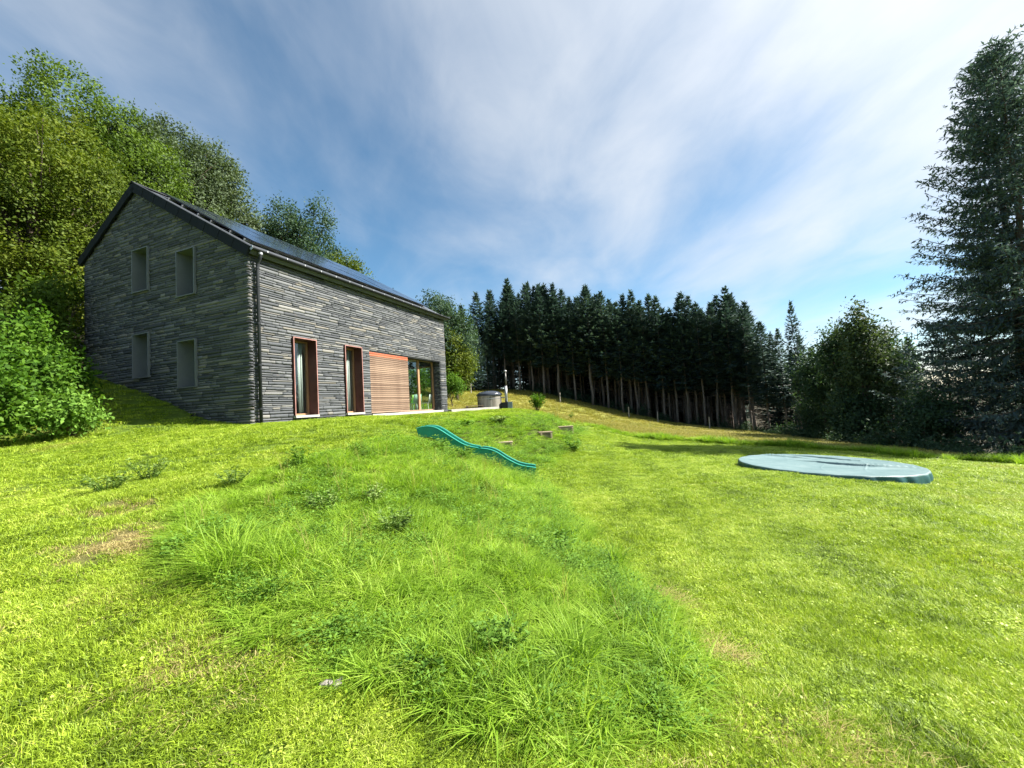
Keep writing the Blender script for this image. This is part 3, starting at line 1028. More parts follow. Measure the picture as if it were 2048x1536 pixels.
def gable_window(o):
    a, b, z0, z1 = o
    w = empty('window', (0, 0, 0), 0, house)
    pr_, dp_, th = -0.05, 0.50, 0.02
    for nm, y0, y1, c0, c1, p0 in (('jamb', b - th, b, z0 + th, z1 - th, pr_), ('jamb', a, a + th, z0 + th, z1 - th, pr_ - 0.01), ('lintel', a, b, z1 - th, z1, pr_), ('sill', a, b, z0, z0 + th, pr_ - 0.02)):
        MB().box(p0, dp_, y0, y1, c0, c1).build(nm, M['grey_frame'], w)
    f0, f1 = a + th + 0.002, b - th - 0.002
    for y0, y1, c0, c1 in ((f0, f0 + 0.055, z0 + 0.025, z1 - 0.025), (f1 - 0.055, f1, z0 + 0.025, z1 - 0.025), (f0 + .056, f1 - .056, z0 + 0.025, z0 + 0.08), (f0 + .056, f1 - .056, z1 - 0.08, z1 - 0.025)):
        MB().box(0.40, 0.46, y0, y1, c0, c1).build('sash_frame', M['grey_frame'], w)
    MB().box(0.424, 0.434, f0 + 0.057, f1 - 0.057, z0 + 0.082, z1 - 0.082).build('pane', M['glass'], w)


for o in G_OPEN:
    gable_window(o)

# sliding door with slatted shutter ----------------------------------------
dw = empty('sliding_door', (0, 0, 0), 0, house)
a, b, z0, z1 = DOOR
SX = 7.12
GYP = 0.47   # glazing plane
nsl = 31
sh_w = empty('slatted_shutter', (0, 0, 0), 0, house)
for k in range(nsl):
    h = (z1 - z0 - 0.09) / nsl
    zz = z0 + 0.05 + k * h
    red = k >= nsl - 2
    MB().box(-(SX - a - 0.02) / 2, (SX - a - 0.02) / 2, -0.012, 0.012, -h / 2 + 0.008, h / 2 - 0.008).build(
        'slat', M['cedar_red' if red else 'cedar'], sh_w, bevel=0.003, loc=((a + SX) / 2, 0.03 + rng.normal(0, 0.0015), zz + h / 2))
MB().box(a + 0.015, SX - 0.015, 0.048, 0.075, z0 + 0.05, z1 - 0.05).build('shutter_back', M['joint'], sh_w)
box('guide_rail', M['black_metal'], sh_w, a, b, 0.02, 0.09, z1 - 0.038, z1 - 0.002)
box('sill', M['sill'], dw, a - 0.01, b + 0.01, -0.06, GYP + 0.12, z0 - 0.075, z0 + 0.02, 0.006)
for x0, x1 in ((SX - 0.10, SX - 0.02), (8.43, 8.56), (b - 0.08, b - 0.005)):
    MB().box(-(x1 - x0) / 2, (x1 - x0) / 2, -0.045, 0.045, 0, z1 - z0 - 0.14).build('wood_post', M['oak'], dw, bevel=0.004, loc=((x0 + x1) / 2, GYP, z0 + 0.095))
box('door_rail', M['cedar'], dw, a + 0.02, b - 0.004, GYP - 0.05, GYP + 0.05, z0 + 0.024, z0 + 0.092)
box('door_rail', M['cedar'], dw, a + 0.02, b - 0.004, GYP - 0.05, GYP + 0.05, z1 - 0.043, z1 - 0.003)
for x0, x1 in ((SX - 0.018, 8.428), (8.562, b - 0.082), (a + 0.03, SX - 0.102)):
    box('pane', M['glass_door'], dw, x0, x1, GYP - 0.008, GYP + 0.004, z0 + 0.096, z1 - 0.047)
# stone reveals of the recess (far side faces the camera), lintel soffit
rv_v, rv_f, rv_t, c0 = [], [], [], 0
z = 0.0
while z < z1 - 0.03:
    h = min(rng.uniform(0.05, 0.12), z1 - z)
    V, Fc = SHAPES[int(rng.integers(len(SHAPES)))]
    P = V * (GYP - 0.07, 0.05, h - GAP)
    P = np.c_[b - 0.003 + P[:, 1], GYP - 0.055 - P[:, 0], P[:, 2] + z]
    rv_v.append(P)
    rv_f.append(Fc + c0)
    c0 += len(P)
    rv_t.append(np.full(len(Fc), rng.random() * 0.6))
    z += h
o = link('reveal_stonework', np_mesh('reveal_stonework', np.concatenate(rv_v), np.concatenate(rv_f), {'tint': ('FACE', np.concatenate(rv_t))}), M['slate'], house)
o['kind'] = 'stuff'
box('lintel_soffit', M['joint'], house, a, b, 0.361, GYP + 0.1, z1 + 0.002, z1 + 0.3)
# room behind the glass
box('room_floor', M['floor_in'], house, 0.37, HL - 0.31, GYP + 0.125, 6.2, -0.30, 0.0)
box('room_ceiling', M['room'], house, 0.37, HL - 0.31, GYP + 0.125, 6.2, 2.62, 2.75)
box('room_wall', M['room'], house, 0.37, HL - 0.31, 6.21, 6.32, -0.3, 2.75)
box('room_wall', M['room'], house, HL - 0.42, HL - 0.31, 3.12, 6.2, 0.002, 2.618)
box('room_wall', M['room'], house, 4.40, 4.50, GYP + 0.13, 6.2, 0.002, 2.618)
box('upper_floor', M['room'], house, 0.37, HL - 0.31, 0.37, HW - 0.31, 2.90, 3.05)


def to_world(x, y, z=0.0):
    return Vector((HC[0] + HD[0] * x + HG[0] * y, HC[1] + HD[1] * x + HG[1] * y, HC[2] + z))


def chair(loc, rz, mat, label, legm):
    c = empty('chair', loc, rz)
    tag(c, label, 'chair', 'chairs inside the glass door')
    MB().box(-0.21, 0.21, -0.21, 0.21, 0.43, 0.46).build('seat', mat, c, bevel=0.012)
    bk = MB()
    n = 8
    for k in range(n + 1):
        t = k / n
        x = -0.20 + 0.40 * t
        y = 0.20 + 0.05 * math.sin(math.pi * t)
        bk.v += [(x, y, 0.48), (x * 0.92, y + 0.07, 0.86)]
    bk.f += [(2 * k, 2 * k + 2, 2 * k + 3, 2 * k + 1) for k in range(n)]
    o = bk.build('backrest', mat, c, smooth=True)
    o.modifiers.new('thick', 'SOLIDIFY').thickness = 0.02
    for sx_ in (-1, 1):
        for sy_ in (-1, 1):
            MB().tube([(sx_ * 0.17, sy_ * 0.17, 0.43), (sx_ * 0.22, sy_ * 0.22, 0.0)], 0.014, 6).build('leg', legm, c)
    return c


HRZ = math.pi / 2 - HANG
chair(to_world(8.78, 0.88), HRZ + 2.6, M['mint'], 'mint green plastic chair just inside the glass sliding door', M['mint'])
chair(to_world(9.02, 1.28), HRZ + 2.9, M['lime'], 'lime green plastic chair behind the mint one at the table', M['white_paint'])
chair(to_world(9.62, 0.86), HRZ + 3.4, M['white_paint'], 'white wooden chair right of the door post inside the house', M['white_paint'])
tb = empty('dining_table', to_world(9.2, 1.95), HRZ)
tag(tb, 'white dining table standing behind the sliding glass door', 'table')
box('table_top', M['white_paint'], tb, -0.72, 0.72, -0.4, 0.4, 0.71, 0.75, 0.006)
for sx_ in (-0.68, 0.68):
    for sy_ in (-0.33, 0.33):
        box('leg', M['white_paint'], tb, sx_ - 0.03, sx_ + 0.03, sy_ - 0.03, sy_ + 0.03, 0.0, 0.709)

# ------------------------------------------------------------------ patio, hot tub
pat = MB()
pp = [to_world(HL + 0.15, -0.12), to_world(HL + 0.15, 2.2), to_world(HL + 6.2, 2.4), to_world(HL + 6.0, -0.25), to_world(HL + 3.2, -0.40)]
top = [(p.x, p.y, HC[2] + 0.045) for i, p in enumerate(pp)]
n = len(pp)
pat.add(top + [(x, y, 0.9) for x, y, z in top], [tuple(range(n))[::-1], tuple(range(n, 2 * n))] + [(i, (i + 1) % n, n + (i + 1) % n, n + i) for i in range(n)])
po = pat.build('patio', M['concrete'], bevel=0.01)
tag(po, 'low pale concrete terrace between house corner and hot tub', 'patio', None, 'structure')


def at(px, py, d):
    q = F + RT * ((px - 1024) / 797.5) - UP * ((py - 768) / 797.5)
    return Vector((0, 0, EYE)) + q * d


TUBP = at(980, 819, 27.2)
tz_ = tz(TUBP.x, TUBP.y)
TUBP.z = min(TUBP.z, tz_ + 0.02)
tub = empty('hot_tub', TUBP)
tag(tub, 'round weathered wooden hot tub with dark domed lid beside the stove', 'hot tub')
TR, TH = 0.82, 0.95
ns = 30
for k in range(ns):
    a0, a1 = 2 * math.pi * (k + 0.03) / ns, 2 * math.pi * (k + 0.97) / ns
    b_ = MB()
    r1, r0 = TR + rng.uniform(-0.004, 0.006), TR - 0.04
    vs = [(r * math.cos(q), r * math.sin(q), z) for z in (0.03, TH) for r, q in ((r0, a0), (r1, a0), (r1, a1), (r0, a1))]
    b_.add(vs, [(0, 3, 2, 1), (4, 5, 6, 7), (0, 1, 5, 4), (1, 2, 6, 5), (2, 3, 7, 6), (3, 0, 4, 7)])
    b_.build('stave', M['weathered'], tub)
MB().lathe([(TR - 0.045, 0.0), (TR - 0.045, TH - 0.03)], 40).build('liner', M['black_metal'], tub)
for z in (0.10, 0.74):
    MB().lathe([(TR + 0.003, z), (TR + 0.014, z), (TR + 0.014, z + 0.03), (TR + 0.003, z + 0.03)], 48, cap=False).build('hoop', M['steel'], tub, smooth=False)
MB().lathe([(TR - 0.03, 0.0), (TR + 0.02, 0.0), (TR + 0.02, 0.06), (TR - 0.03, 0.06)], 48).build('base_ring', M['weathered'], tub)
lid = MB().lathe([(0.88, TH + 0.005), (0.88, TH + 0.03), (0.88, TH + 0.12), (0.84, TH + 0.16), (0.70, TH + 0.25), (0.5, TH + 0.315), (0.25, TH + 0.35), (0.02, TH + 0.36)], 48).build('lid', M['dark_plastic'], tub, smooth=True)
box('handle', M['steel'], lid, -0.62, -0.52, -0.64, -0.58, TH + 0.22, TH + 0.27)
for k, (x, z) in enumerate(((0.05, 0.82), (0.05, 0.66), (-0.42, 0.80))):
    box('clasp', M['black_metal'], tub, x, x + 0.09, -TR - 0.025 + (0.13 if k == 2 else 0), -TR + 0.01 + (0.13 if k == 2 else 0), z, z + 0.03)
ST_P = at(1012, 819, 27.0)
stv = empty('tub_stove', (ST_P.x, ST_P.y, max(tz(ST_P.x, ST_P.y), TUBP.z - 0.06)))
tag(stv, 'black wood stove with tall steel chimney heating the hot tub', 'stove')
box('stove_body', M['black_metal'], stv, -0.30, 0.14, -0.3, 0.3, 0.0, 0.52, 0.01)
box('side_panel', M['grey_metal'], stv, 0.145, 0.46, -0.26, 0.26, 0.02, 0.53, 0.01)
MB().tube([(0.06, 0, 0.521), (0.06, 0, 1.62)], 0.095, 18).build('insulated_flue', M['steel'], stv, smooth=True)
MB().tube([(0.09, 0, 1.61), (0.09, 0, 2.58)], 0.055, 14).build('upper_flue', M['flue_dark'], stv, smooth=True)
MB().lathe([(0.06, 2.60), (0.11, 2.61), (0.11, 2.64), (0.04, 2.70), (0.01, 2.71)], 18, 0.09).build('flue_cap', M['steel'], stv, smooth=True)
MB().tube([(-0.32, 0.05, 0.86), (-0.02, 0.05, 0.86), (0.02, 0.05, 0.86)], 0.03, 8).build('water_pipe', M['steel'], stv)
st = empty('tub_step', at(951, 818, 26.6))
st.location.z = HC[2] + 0.0
tag(st, 'low dark wooden bench step left of the hot tub', 'step')
for k in range(3):
    box('plank', M['oldwood'], st, -0.62, 0.55, -0.30 + k * 0.2, -0.115 + k * 0.2, 0.17, 0.21, 0.004)
for x in (-0.58, 0.45):
    box('support', M['oldwood'], st, x, x + 0.08, -0.26, 0.26, -0.02, 0.169)

# ------------------------------------------------------------------ slide
prof = [(833, 857), (846, 853.5), (858, 853), (870, 855), (882, 861), (896, 870), (912, 880), (926, 888), (940, 893), (954, 895.5), (968, 896.5), (982, 899), (996, 905), (1010, 914),
        (1024, 922), (1038, 928.5), (1052, 932), (1064, 933.5), (1072, 935)]
rim = [at(x, y, 9.62 - 0.0007 * (x - 833)) for x, y in prof]
p0, p1 = rim[0], rim[-1]
hd = Vector((p1.x - p0.x, p1.y - p0.y, 0)).normalized()
across = Vector((-hd.y, hd.x, 0))   # away from the camera
slide = empty('garden_slide', (p0.x, p0.y, tz(p0.x, p0.y)))
tag(slide, 'long wavy green plastic slide lying down the grass bank', 'slide')
WSL, HSL = 0.42, 0.235
base = Vector(slide.location)


def resample(pts, n):
    pts = [Vector(p) for p in pts]
    # Catmull-Rom
    out_ = []
    m_ = len(pts) - 1
    for i in range(n + 1):
        s = i / n * m_
        k = min(int(s), m_ - 1)
        t = s - k
        a_, b_, c_, d_ = pts[max(k - 1, 0)], pts[k], pts[k + 1], pts[min(k + 2, m_)]
        out_.append(0.5 * ((2 * b_) + (c_ - a_) * t + (2 * a_ - 5 * b_ + 4 * c_ - d_) * t * t + (3 * b_ - a_ - 3 * c_ + d_) * t ** 3))
    return out_


path = resample(rim, 96)
sec = [(0.0, -HSL - 0.025), (-0.012, -0.01), (-0.022, 0.0), (0.016, 0.0), (0.022, -0.02), (0.035, -HSL + 0.03), (0.09, -HSL), (WSL - 0.09, -HSL), (WSL - 0.035, -HSL + 0.03),
       (WSL - 0.022, -0.02), (WSL - 0.016, 0.0), (WSL + 0.022, 0.0), (WSL + 0.012, -0.01), (WSL, -HSL - 0.025)]


def sweep(pts, sec, closed=True):
    b_ = MB()
    ns_ = len(sec)
    for i, p in enumerate(pts):
        t = (pts[min(i + 1, len(pts) - 1)] - pts[max(i - 1, 0)]).normalized()
        upv = across.cross(t) * -1
        if upv.z < 0:
            upv = -upv
        for (s, h) in sec:
            b_.v.append(tuple(p + across * s + upv * h - base))
    for i in range(len(pts) - 1):
        for k in range(ns_ if closed else ns_ - 1):
            k2 = (k + 1) % ns_
            b_.f.append((i * ns_ + k, i * ns_ + k2, (i + 1) * ns_ + k2, (i + 1) * ns_ + k))
    if closed:
        b_.f.append(tuple(range(ns_)))
        b_.f.append(tuple((len(pts) - 1) * ns_ + k for k in range(ns_))[::-1])
    return b_


sweep(path[:50], sec).build('chute_section', M['slide'], slide, smooth=False)
low = [p - Vector((0, 0, 0.012)) for p in path[48:]]
sweep(low, [(s * 1.02 - 0.004, h) for s, h in sec]).build('chute_section', M['slide'], slide, smooth=False)
for s0, s1 in ((-0.028, 0.018), (WSL - 0.018, WSL + 0.028)):
    sweep([p + Vector((0, 0, 0.004)) for p in path[:50]], [(s0, 0.0), (s0 + 0.006, 0.012), (s1 - 0.006, 0.012), (s1, 0.0)]).build('rim', M['slide_rim'], slide)
    sweep([p + Vector((0, 0, -0.007)) for p in path[51:]], [(s0, 0.0), (s0 + 0.006, 0.012), (s1 - 0.006, 0.012), (s1, 0.0)]).build('rim', M['slide_rim'], slide)

# ------------------------------------------------------------------ trampoline cover
TC = Vector((8.33, 10.97, 0))
tr_o = empty('covered_trampoline', (TC.x, TC.y, tz(TC.x, TC.y)))
tag(tr_o, 'round low trampoline under a faded teal tarpaulin on the lawn', 'trampoline')
Rr, nA, nR = 2.0, 220, 110
tiltx = -0.045
zoff = tr_o.location.z
wr = np.random.default_rng(5)
fold = [(wr.uniform(0, 3.14), wr.uniform(-1.4, 1.4), wr.uniform(0.012, 0.026), wr.uniform(0.005, 0.014)) for _ in range(22)]
fold += [(0.74, 1.02, 0.030, 0.085), (0.70, 0.52, 0.026, 0.07), (0.82, -0.25, 0.016, 0.025), (0.68, 1.40, 0.022, 0.05)]
prf = [(Rr * q / nR, 0.0) for q in range(nR + 1)] + [(Rr + 0.012, -0.012), (Rr + 0.016, -0.035)]
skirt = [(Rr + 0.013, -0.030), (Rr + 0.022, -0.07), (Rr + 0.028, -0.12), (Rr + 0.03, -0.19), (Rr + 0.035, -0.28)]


def cover_vert(r, dz, th):
    rr = r
    if dz < -0.02:
        rr = r + (0.018 * math.sin(th * 23 + 1.3 * math.sin(th * 5)) + 0.010 * math.sin(th * 41)) * min(1, -dz / 0.1)
    x, y = rr * math.cos(th), rr * math.sin(th)
    w = -0.07 * (1 - (r / Rr) ** 2) if r < Rr else 0
    if r <= Rr:
        for (fa, fo, fw, fh) in fold:
            al = -x * math.sin(fa) + y * math.cos(fa)
            d_ = x * math.cos(fa) + y * math.sin(fa) - fo - 0.05 * math.sin(3 * al)
            w += fh * math.exp(-(d_ / fw) ** 2) * (0.5 + 0.5 * math.sin(1.3 * al + fo * 5)) * min(1, (Rr - r) * 4 + 0.1)
        w += 0.003 * math.sin(th * 19) * (r / Rr) ** 4
        w += 0.005 * math.sin(x * 7 + 2 * math.sin(y * 3)) * math.sin(y * 6 + x) * min(1, (Rr - r) * 3)
    return (x, y, 0.20 + tiltx * x + dz + w)


def ring_mesh(name, prof_, mat):
    me = MB()
    for (r, dz) in prof_:
        for k in range(nA):
            me.v.append(cover_vert(r, dz, 2 * math.pi * k / nA))
    for j in range(len(prof_) - 1):
        for k in range(nA):
            k2 = (k + 1) % nA
            me.f.append((j * nA + k, (j + 1) * nA + k, (j + 1) * nA + k2, j * nA + k2))
    me = me.mesh(name)
    bm = bmesh.new()
    bm.from_mesh(me)
    bmesh.ops.remove_doubles(bm, verts=bm.verts, dist=1e-5)
    bm.to_mesh(me)
    bm.free()
    me.polygons.foreach_set('use_smooth', [True] * len(me.polygons))
    return link(name, me, mat, tr_o)


import bmesh
ring_mesh('cover_sheet', prf, M['cover'])
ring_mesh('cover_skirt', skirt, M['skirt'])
MB().lathe([(Rr - 0.10, -0.25), (Rr - 0.02, -0.25), (Rr - 0.02, 0.06), (Rr - 0.10, 0.06)], 48, cap=False).build('frame_ring', M['black_metal'], tr_o)

# ------------------------------------------------------------------ timber steps in the bank
STEPXY = []
step_lab = ['lowest timber step in the bank, nearest the green slide', 'middle of three timber steps in the grassy bank', 'farthest timber step in the bank, below the bush']
for k, (px_, py_, d, wd) in enumerate(((1011, 884, 12.9, 0.46), (1090, 864, 15.0, 0.52), (1131, 853, 17.4, 0.66))):
    p = at(px_, py_, d)
    STEPXY.append((p.x, p.y))
    s = empty('timber_step', (p.x, p.y, p.z), (0.05, 0.12, -0.05)[k])
    tag(s, step_lab[k], 'step', 'timber steps in the bank')
    for j in range(2):
        box('plank', M['oldwood'], s, -wd / 2, wd / 2, -0.17 + j * 0.19, 0.01 + j * 0.19, -0.03 - 0.004 * j, 0.02 - 0.004 * j, 0.008)
    box('riser', M['oldwood'], s, -wd / 2 + 0.03, wd / 2 - 0.02, -0.145, -0.09, -0.30, -0.032, 0.01)
    for x in (-wd / 2 + 0.05, wd / 2 - 0.10):
        box('stake', M['oldwood'], s, x, x + 0.06, -0.205, -0.147, -0.38, -0.035, 0.006)

# ------------------------------------------------------------------ fence posts along the wood
for k, (px_, py_, d, lab) in enumerate(((942, 782, 44, 'grey wooden fence post left of the hot tub chimney'), (1120, 797, 44, 'grey wooden fence post right of the bush below spruces'),
                                        (1258, 834, 40, 'grey wooden fence post in the dry meadow at forest edge'), (1316, 845, 39, 'grey wooden fence post nearest the dark spruce trunks'),
                                        (1420, 862, 36, 'grey wooden fence post above the long grass strip'))):
    p = at(px_, py_, d)
    z = tz(p.x, p.y)
    MBo = MB().tube([(0, 0, -0.2), (0.01, 0, 0.7), (0.02, 0.01, 1.08), (0.02, 0.01, 1.12)], [0.055, 0.052, 0.05, 0.03], 8)
    o = MBo.build('fence_post', M['post'], loc=(p.x, p.y, z))
    tag(o, lab, 'post', 'fence posts at the wood')

# ------------------------------------------------------------------ foliage builders
def kites(c, d, nrm, ln, wd, bend=0.0):
    """pointed leaf quads: base c, direction d, normal nrm, length ln, width wd -> V (4n,3), F (n,4)"""
    n = len(c)
    d = d / (np.linalg.norm(d, axis=1)[:, None] + 1e-9)
    s = np.cross(d, nrm)
    s = s / (np.linalg.norm(s, axis=1)[:, None] + 1e-9)
    ln = np.broadcast_to(ln, n)[:, None]
    wd = np.broadcast_to(wd, n)[:, None]
    nn = np.cross(s, d)
    V = np.empty((n, 4, 3))
    V[:, 0] = c
    V[:, 1] = c + d * ln * 0.42 + s * wd * 0.5 + nn * ln * bend
    V[:, 2] = c + d * ln
    V[:, 3] = c + d * ln * 0.42 - s * wd * 0.5 + nn * ln * bend
    return V.reshape(-1, 3), np.arange(4 * n).reshape(-1, 4)


def unit(n, rg):
    v = rg.normal(size=(n, 3))
    return v / np.linalg.norm(v, axis=1)[:, None]


def clear_house(P):
    """keep points outside the house volume"""
    u, v = house_uv(P[:, 0], P[:, 1])
    top_ = HC[2] + np.where(v < RIDGE_Y, HE + TANR * v, HR - TANL * (v - RIDGE_Y)) + 0.45
    return ~((u > -0.5) & (u < HL + 0.5) & (v > -0.6) & (v < HW + 0.6) & (P[:, 2] < top_))


def crown_mesh(name, base, lobes, nleaf, leaf, mat, seed, upb=0.35, wisp=0.25, droop=0.0, ratio=0.55):
    """leafy crown. lobes: (x,y,z,rx,ry,rz) relative to base. Leaves gather in twig clumps near the lobe surfaces."""
    rg = np.random.default_rng(seed)
    lob = np.array(lobes, float)
    area = (lob[:, 3] * lob[:, 5]) ** 1.0
    cl_c, cl_n = [], []
    nclump = max(12, int(nleaf / 26))
    pick = rg.choice(len(lob), nclump, p=area / area.sum())
    u = unit(nclump, rg)
    rr = np.where(rg.random(nclump) < 0.80, rg.uniform(0.80, 1.07, nclump), rg.uniform(0.35, 0.8, nclump))
    wig = 1 + wisp * (np.sin(u[:, 0] * 5 + pick) * np.sin(u[:, 2] * 6 + pick * 2.1) * 0.5)
    C0 = lob[pick, :3] + u * lob[pick, 3:] * (rr * wig)[:, None]
    # drop clumps that sit deep inside another lobe
    keep = np.ones(nclump, bool)
    for l in lob:
        q = ((C0 - l[:3]) / l[3:])
        keep &= ~((q ** 2).sum(1) < 0.30)
    C0, u = C0[keep], u[keep]
    per = max(6, int(nleaf / len(C0)))
    n = len(C0) * per
    cs = np.repeat(C0, per, 0)
    un = np.repeat(u, per, 0)
    tint_c = np.repeat(rg.random(len(C0)), per)
    axis = unit(len(C0), rg) * 0.8 + u * 0.9 + (0, 0, 0.15 - droop)
    axis = np.repeat(axis / np.linalg.norm(axis, axis=1)[:, None], per, 0)
    tpos = rg.random(n)
    spread = rg.normal(size=(n, 3)) * leaf * 1.15
    P = cs + axis * ((tpos - 0.35) * leaf * 5.5)[:, None] + spread
    P[:, 2] -= droop * tpos * leaf * 4
    d = axis * 0.5 + unit(n, rg) * 0.9 + (0, 0, -0.15 - droop)
    nr_ = unit(n, rg) * 0.55 + un * 0.75 + (0, 0, upb)
    k = clear_house(P + base)
    P, d, nr_, tint_c = P[k], d[k], nr_[k], tint_c[k]
    ln = leaf * rg.uniform(0.65, 1.35, len(P))
    V, Fc = kites(P, d, nr_, ln, ln * ratio, 0.06)
    tint = np.clip(tint_c * 0.6 + rg.random(len(P)) * 0.5 - 0.05, 0, 1)
    return np_mesh(name, V, Fc, {'tint': ('FACE', tint)})


def trunk_mesh(name, height, r0, lobes, seed, lean=(0, 0), nlimb=9):
    rg = np.random.default_rng(seed)
    b_ = MB()
    pts, rs = [], []
    for k in range(7):
        t = k / 6
        pts.append((lean[0] * t + rg.normal(0, 0.06) * (t > 0), lean[1] * t + rg.normal(0, 0.06) * (t > 0), -0.3 + (height + 0.3) * t))
        rs.append(r0 * (1.25 if k == 0 else 1) * (1 - 0.8 * t))
    b_.tube(pts, rs, 9)
    for k, l in enumerate(list(lobes)[:nlimb * 2]):
        t = rg.uniform(0.3, 0.85)
        i = int(t * 6)
        s = Vector(pts[i])
        e = Vector(l[:3])
        e = s + (e - s) * 0.9
        mid = s.lerp(e, 0.5) + Vector((rg.normal(0, 0.15), rg.normal(0, 0.15), 0.12 * (e - s).length))
        rr = max(0.02, rs[i] * 0.5)
        b_.tube([s, s.lerp(mid, 0.5), mid, e], [rr, rr * 0.75, rr * 0.5, rr * 0.15], 6)
        for _ in range(3):
            e2 = e + Vector((rg.normal(0, 1) * l[3] * 0.5, rg.normal(0, 1) * l[4] * 0.5, abs(rg.normal(0, 1)) * l[5] * 0.5))
            b_.tube([mid, mid.lerp(e2, 0.6) + Vector((0, 0, 0.1)), e2], [rr * 0.4, rr * 0.25, rr * 0.08], 5)
    return b_.mesh(name, True)


def lobes_for(w, h, zc, seed, n=14, depth=None):
    """uneven cluster of lobes filling an ellipsoid w x h around height zc"""
    rg = np.random.default_rng(seed)
    depth = depth or w
    out_ = []
    for k in range(n):
        v = unit(1, rg)[0] * rg.uniform(0.35, 0.78) ** 0.7
        r = rg.uniform(0.28, 0.46) * (1 - 0.25 * abs(v[2]))
        out_.append((v[0] * w / 2, v[1] * depth / 2, zc + v[2] * h / 2, r * w / 2 * 1.1, r * depth / 2 * 1.1, r * h / 2))
    out_.append((0, 0, zc, w * 0.24, depth * 0.24, h * 0.28))
    return out_


def broad_tree(name, base, h, crown_w, crown_h, mat, nleaf, leaf, seed, label, cat='tree', r0=0.2, group=None, nl=14, droop=0.0, upb=0.35, trunk_mat='bark', lean=(0, 0), ratio=0.55, zc=None):
    base = Vector(base)
    t = empty(name, base)
    tag(t, label, cat, group)
    zc = zc if zc is not None else h - crown_h / 2
    lb = lobes_for(crown_w, crown_h, zc, seed, nl)
    lb = [(a_ + lean[0], b_ + lean[1], *r_) for a_, b_, *r_ in lb]
    link('trunk', trunk_mesh('trunk', zc + crown_h * 0.2, r0, lb, seed + 1, lean), M[trunk_mat], t)
    link('crown', crown_mesh('crown', np.array(base), lb, nleaf, leaf, mat, seed + 2, upb, 0.25, droop, ratio), mat, t)
    return t


def place(px_, py_, d):
    p = at(px_, py_, d)
    return Vector((p.x, p.y, tz(p.x, p.y)))


def px_top(px_, py_, d):
    return at(px_, py_, d).z


def tree_px(name, bx, by, d, topy, w_px, crown_bottom, mat, nleaf, leaf, seed, label, **kw):
    """tree whose foot stands on the ray through column bx; top row and crown width measured in the photo"""
    kw.setdefault('group', {'oak_tree': 'oaks around the house', 'willow_tree': 'grey trees above the roof', 'ash_tree': 'pointed trees behind the roof', 'birch_tree': 'low trees behind the far roof end',
                            'bramble_shrub': 'bramble shrubs beside the gable', 'alder_shrub': 'alder shrubs at the lawn edge', 'beech_tree': 'leafy trees deep in the wood'}.get(name))
    b_ = place(bx, by, d)
    zt = px_top(bx, topy, d)
    zb = px_top(bx, crown_bottom, d)
    return broad_tree(name, b_, zt - b_.z, w_px * d / 797.5, zt - zb, mat, nleaf, leaf, seed, label, **kw)


# left wood
tree_px('oak_tree', 60, 760, 16.0, 185, 400, 720, M['leaf_olive'], 120000, 0.12, 11, 'large olive green tree at the far left beside the gable', r0=0.28, nl=24)
tree_px('oak_tree', 190, 720, 21.0, 165, 290, 560, M['leaf_green'], 80000, 0.14, 21, 'tall green tree rising behind the olive tree and gable', r0=0.3, nl=18)
tree_px('oak_tree', -50, 760, 20.0, 135, 330, 640, M['leaf_green'], 60000, 0.15, 25, 'leftmost tall tree cut by the picture edge', r0=0.3, nl=14)
tree_px('willow_tree', 345, 640, 25.0, 185, 215, 560, M['leaf_grey'], 46000, 0.16, 31, 'grey green willow tree directly above the roof ridge', r0=0.3, nl=16)
tree_px('willow_tree', 425, 640, 28.0, 285, 170, 560, M['leaf_grey'], 30000, 0.17, 33, 'second grey green tree right of the willow above the roof', r0=0.25, nl=12)
tree_px('hazel_tree', 420, 640, 21.5, 420, 150, 600, M['leaf_green'], 13000, 0.17, 35, 'bright green low tree peeping over the roof ridge', r0=0.15, nl=9)
tree_px('ash_tree', 604, 640, 31.0, 380, 125, 640, M['leaf_dark'], 30000, 0.18, 41, 'dark pointed tree standing tall behind the middle of roof', r0=0.25, nl=14)
tree_px('ash_tree', 520, 640, 33.0, 395, 90, 600, M['leaf_grey'], 11000, 0.22, 43, 'small greyish tree between the willow and dark pointed tree', r0=0.2, nl=8)
tree_px('birch_tree', 715, 680, 36.0, 500, 110, 660, M['leaf_olive'], 13000, 0.22, 51, 'yellowish low tree behind the far end of roof', r0=0.2, nl=9)
tree_px('birch_tree', 660, 680, 36.0, 480, 70, 660, M['leaf_dark'], 8000, 0.22, 53, 'small dark tree left of the yellowish tree over roof', r0=0.2, nl=7)
tree_px('birch_tree', 775, 700, 38.0, 560, 50, 680, M['leaf_grey'], 4500, 0.2, 55, 'thin grey treetop poking over the far roof end', r0=0.15, nl=6)
tree_px('oak_tree', 893, 780, 35.0, 585, 98, 770, M['leaf_dark'], 26000, 0.20, 61, 'green tree just right of the far house corner', r0=0.25, nl=16, droop=0.25)
tree_px('oak_tree', 915, 780, 33.0, 665, 62, 778, M['leaf_olive'], 9000, 0.18, 63, 'drooping olive foliage tree in front of the corner tree', r0=0.15, nl=9, droop=0.35)
tree_px('elder_shrub', 905, 786, 27.0, 748, 40, 792, M['leaf_bright'], 3500, 0.12, 65, 'bright green shrub at the far house corner', cat='shrub', r0=0.05, nl=7)
pe = to_world(14.2, 4.4)
broad_tree('elder_shrub', (pe.x, pe.y, tz(pe.x, pe.y)), 2.9, 3.0, 2.7, M['leaf_bright'], 6000, 0.13, 67, 'sunlit green shrub seen through the glass at far house end', cat='shrub', r0=0.06, nl=10)
tree_px('beech_tree', 1012, 785, 63.0, 690, 95, 800, M['leaf_dark'], 5000, 0.28, 68, 'dark leafy tree deep in the wood behind the hot tub', r0=0.15, nl=9)
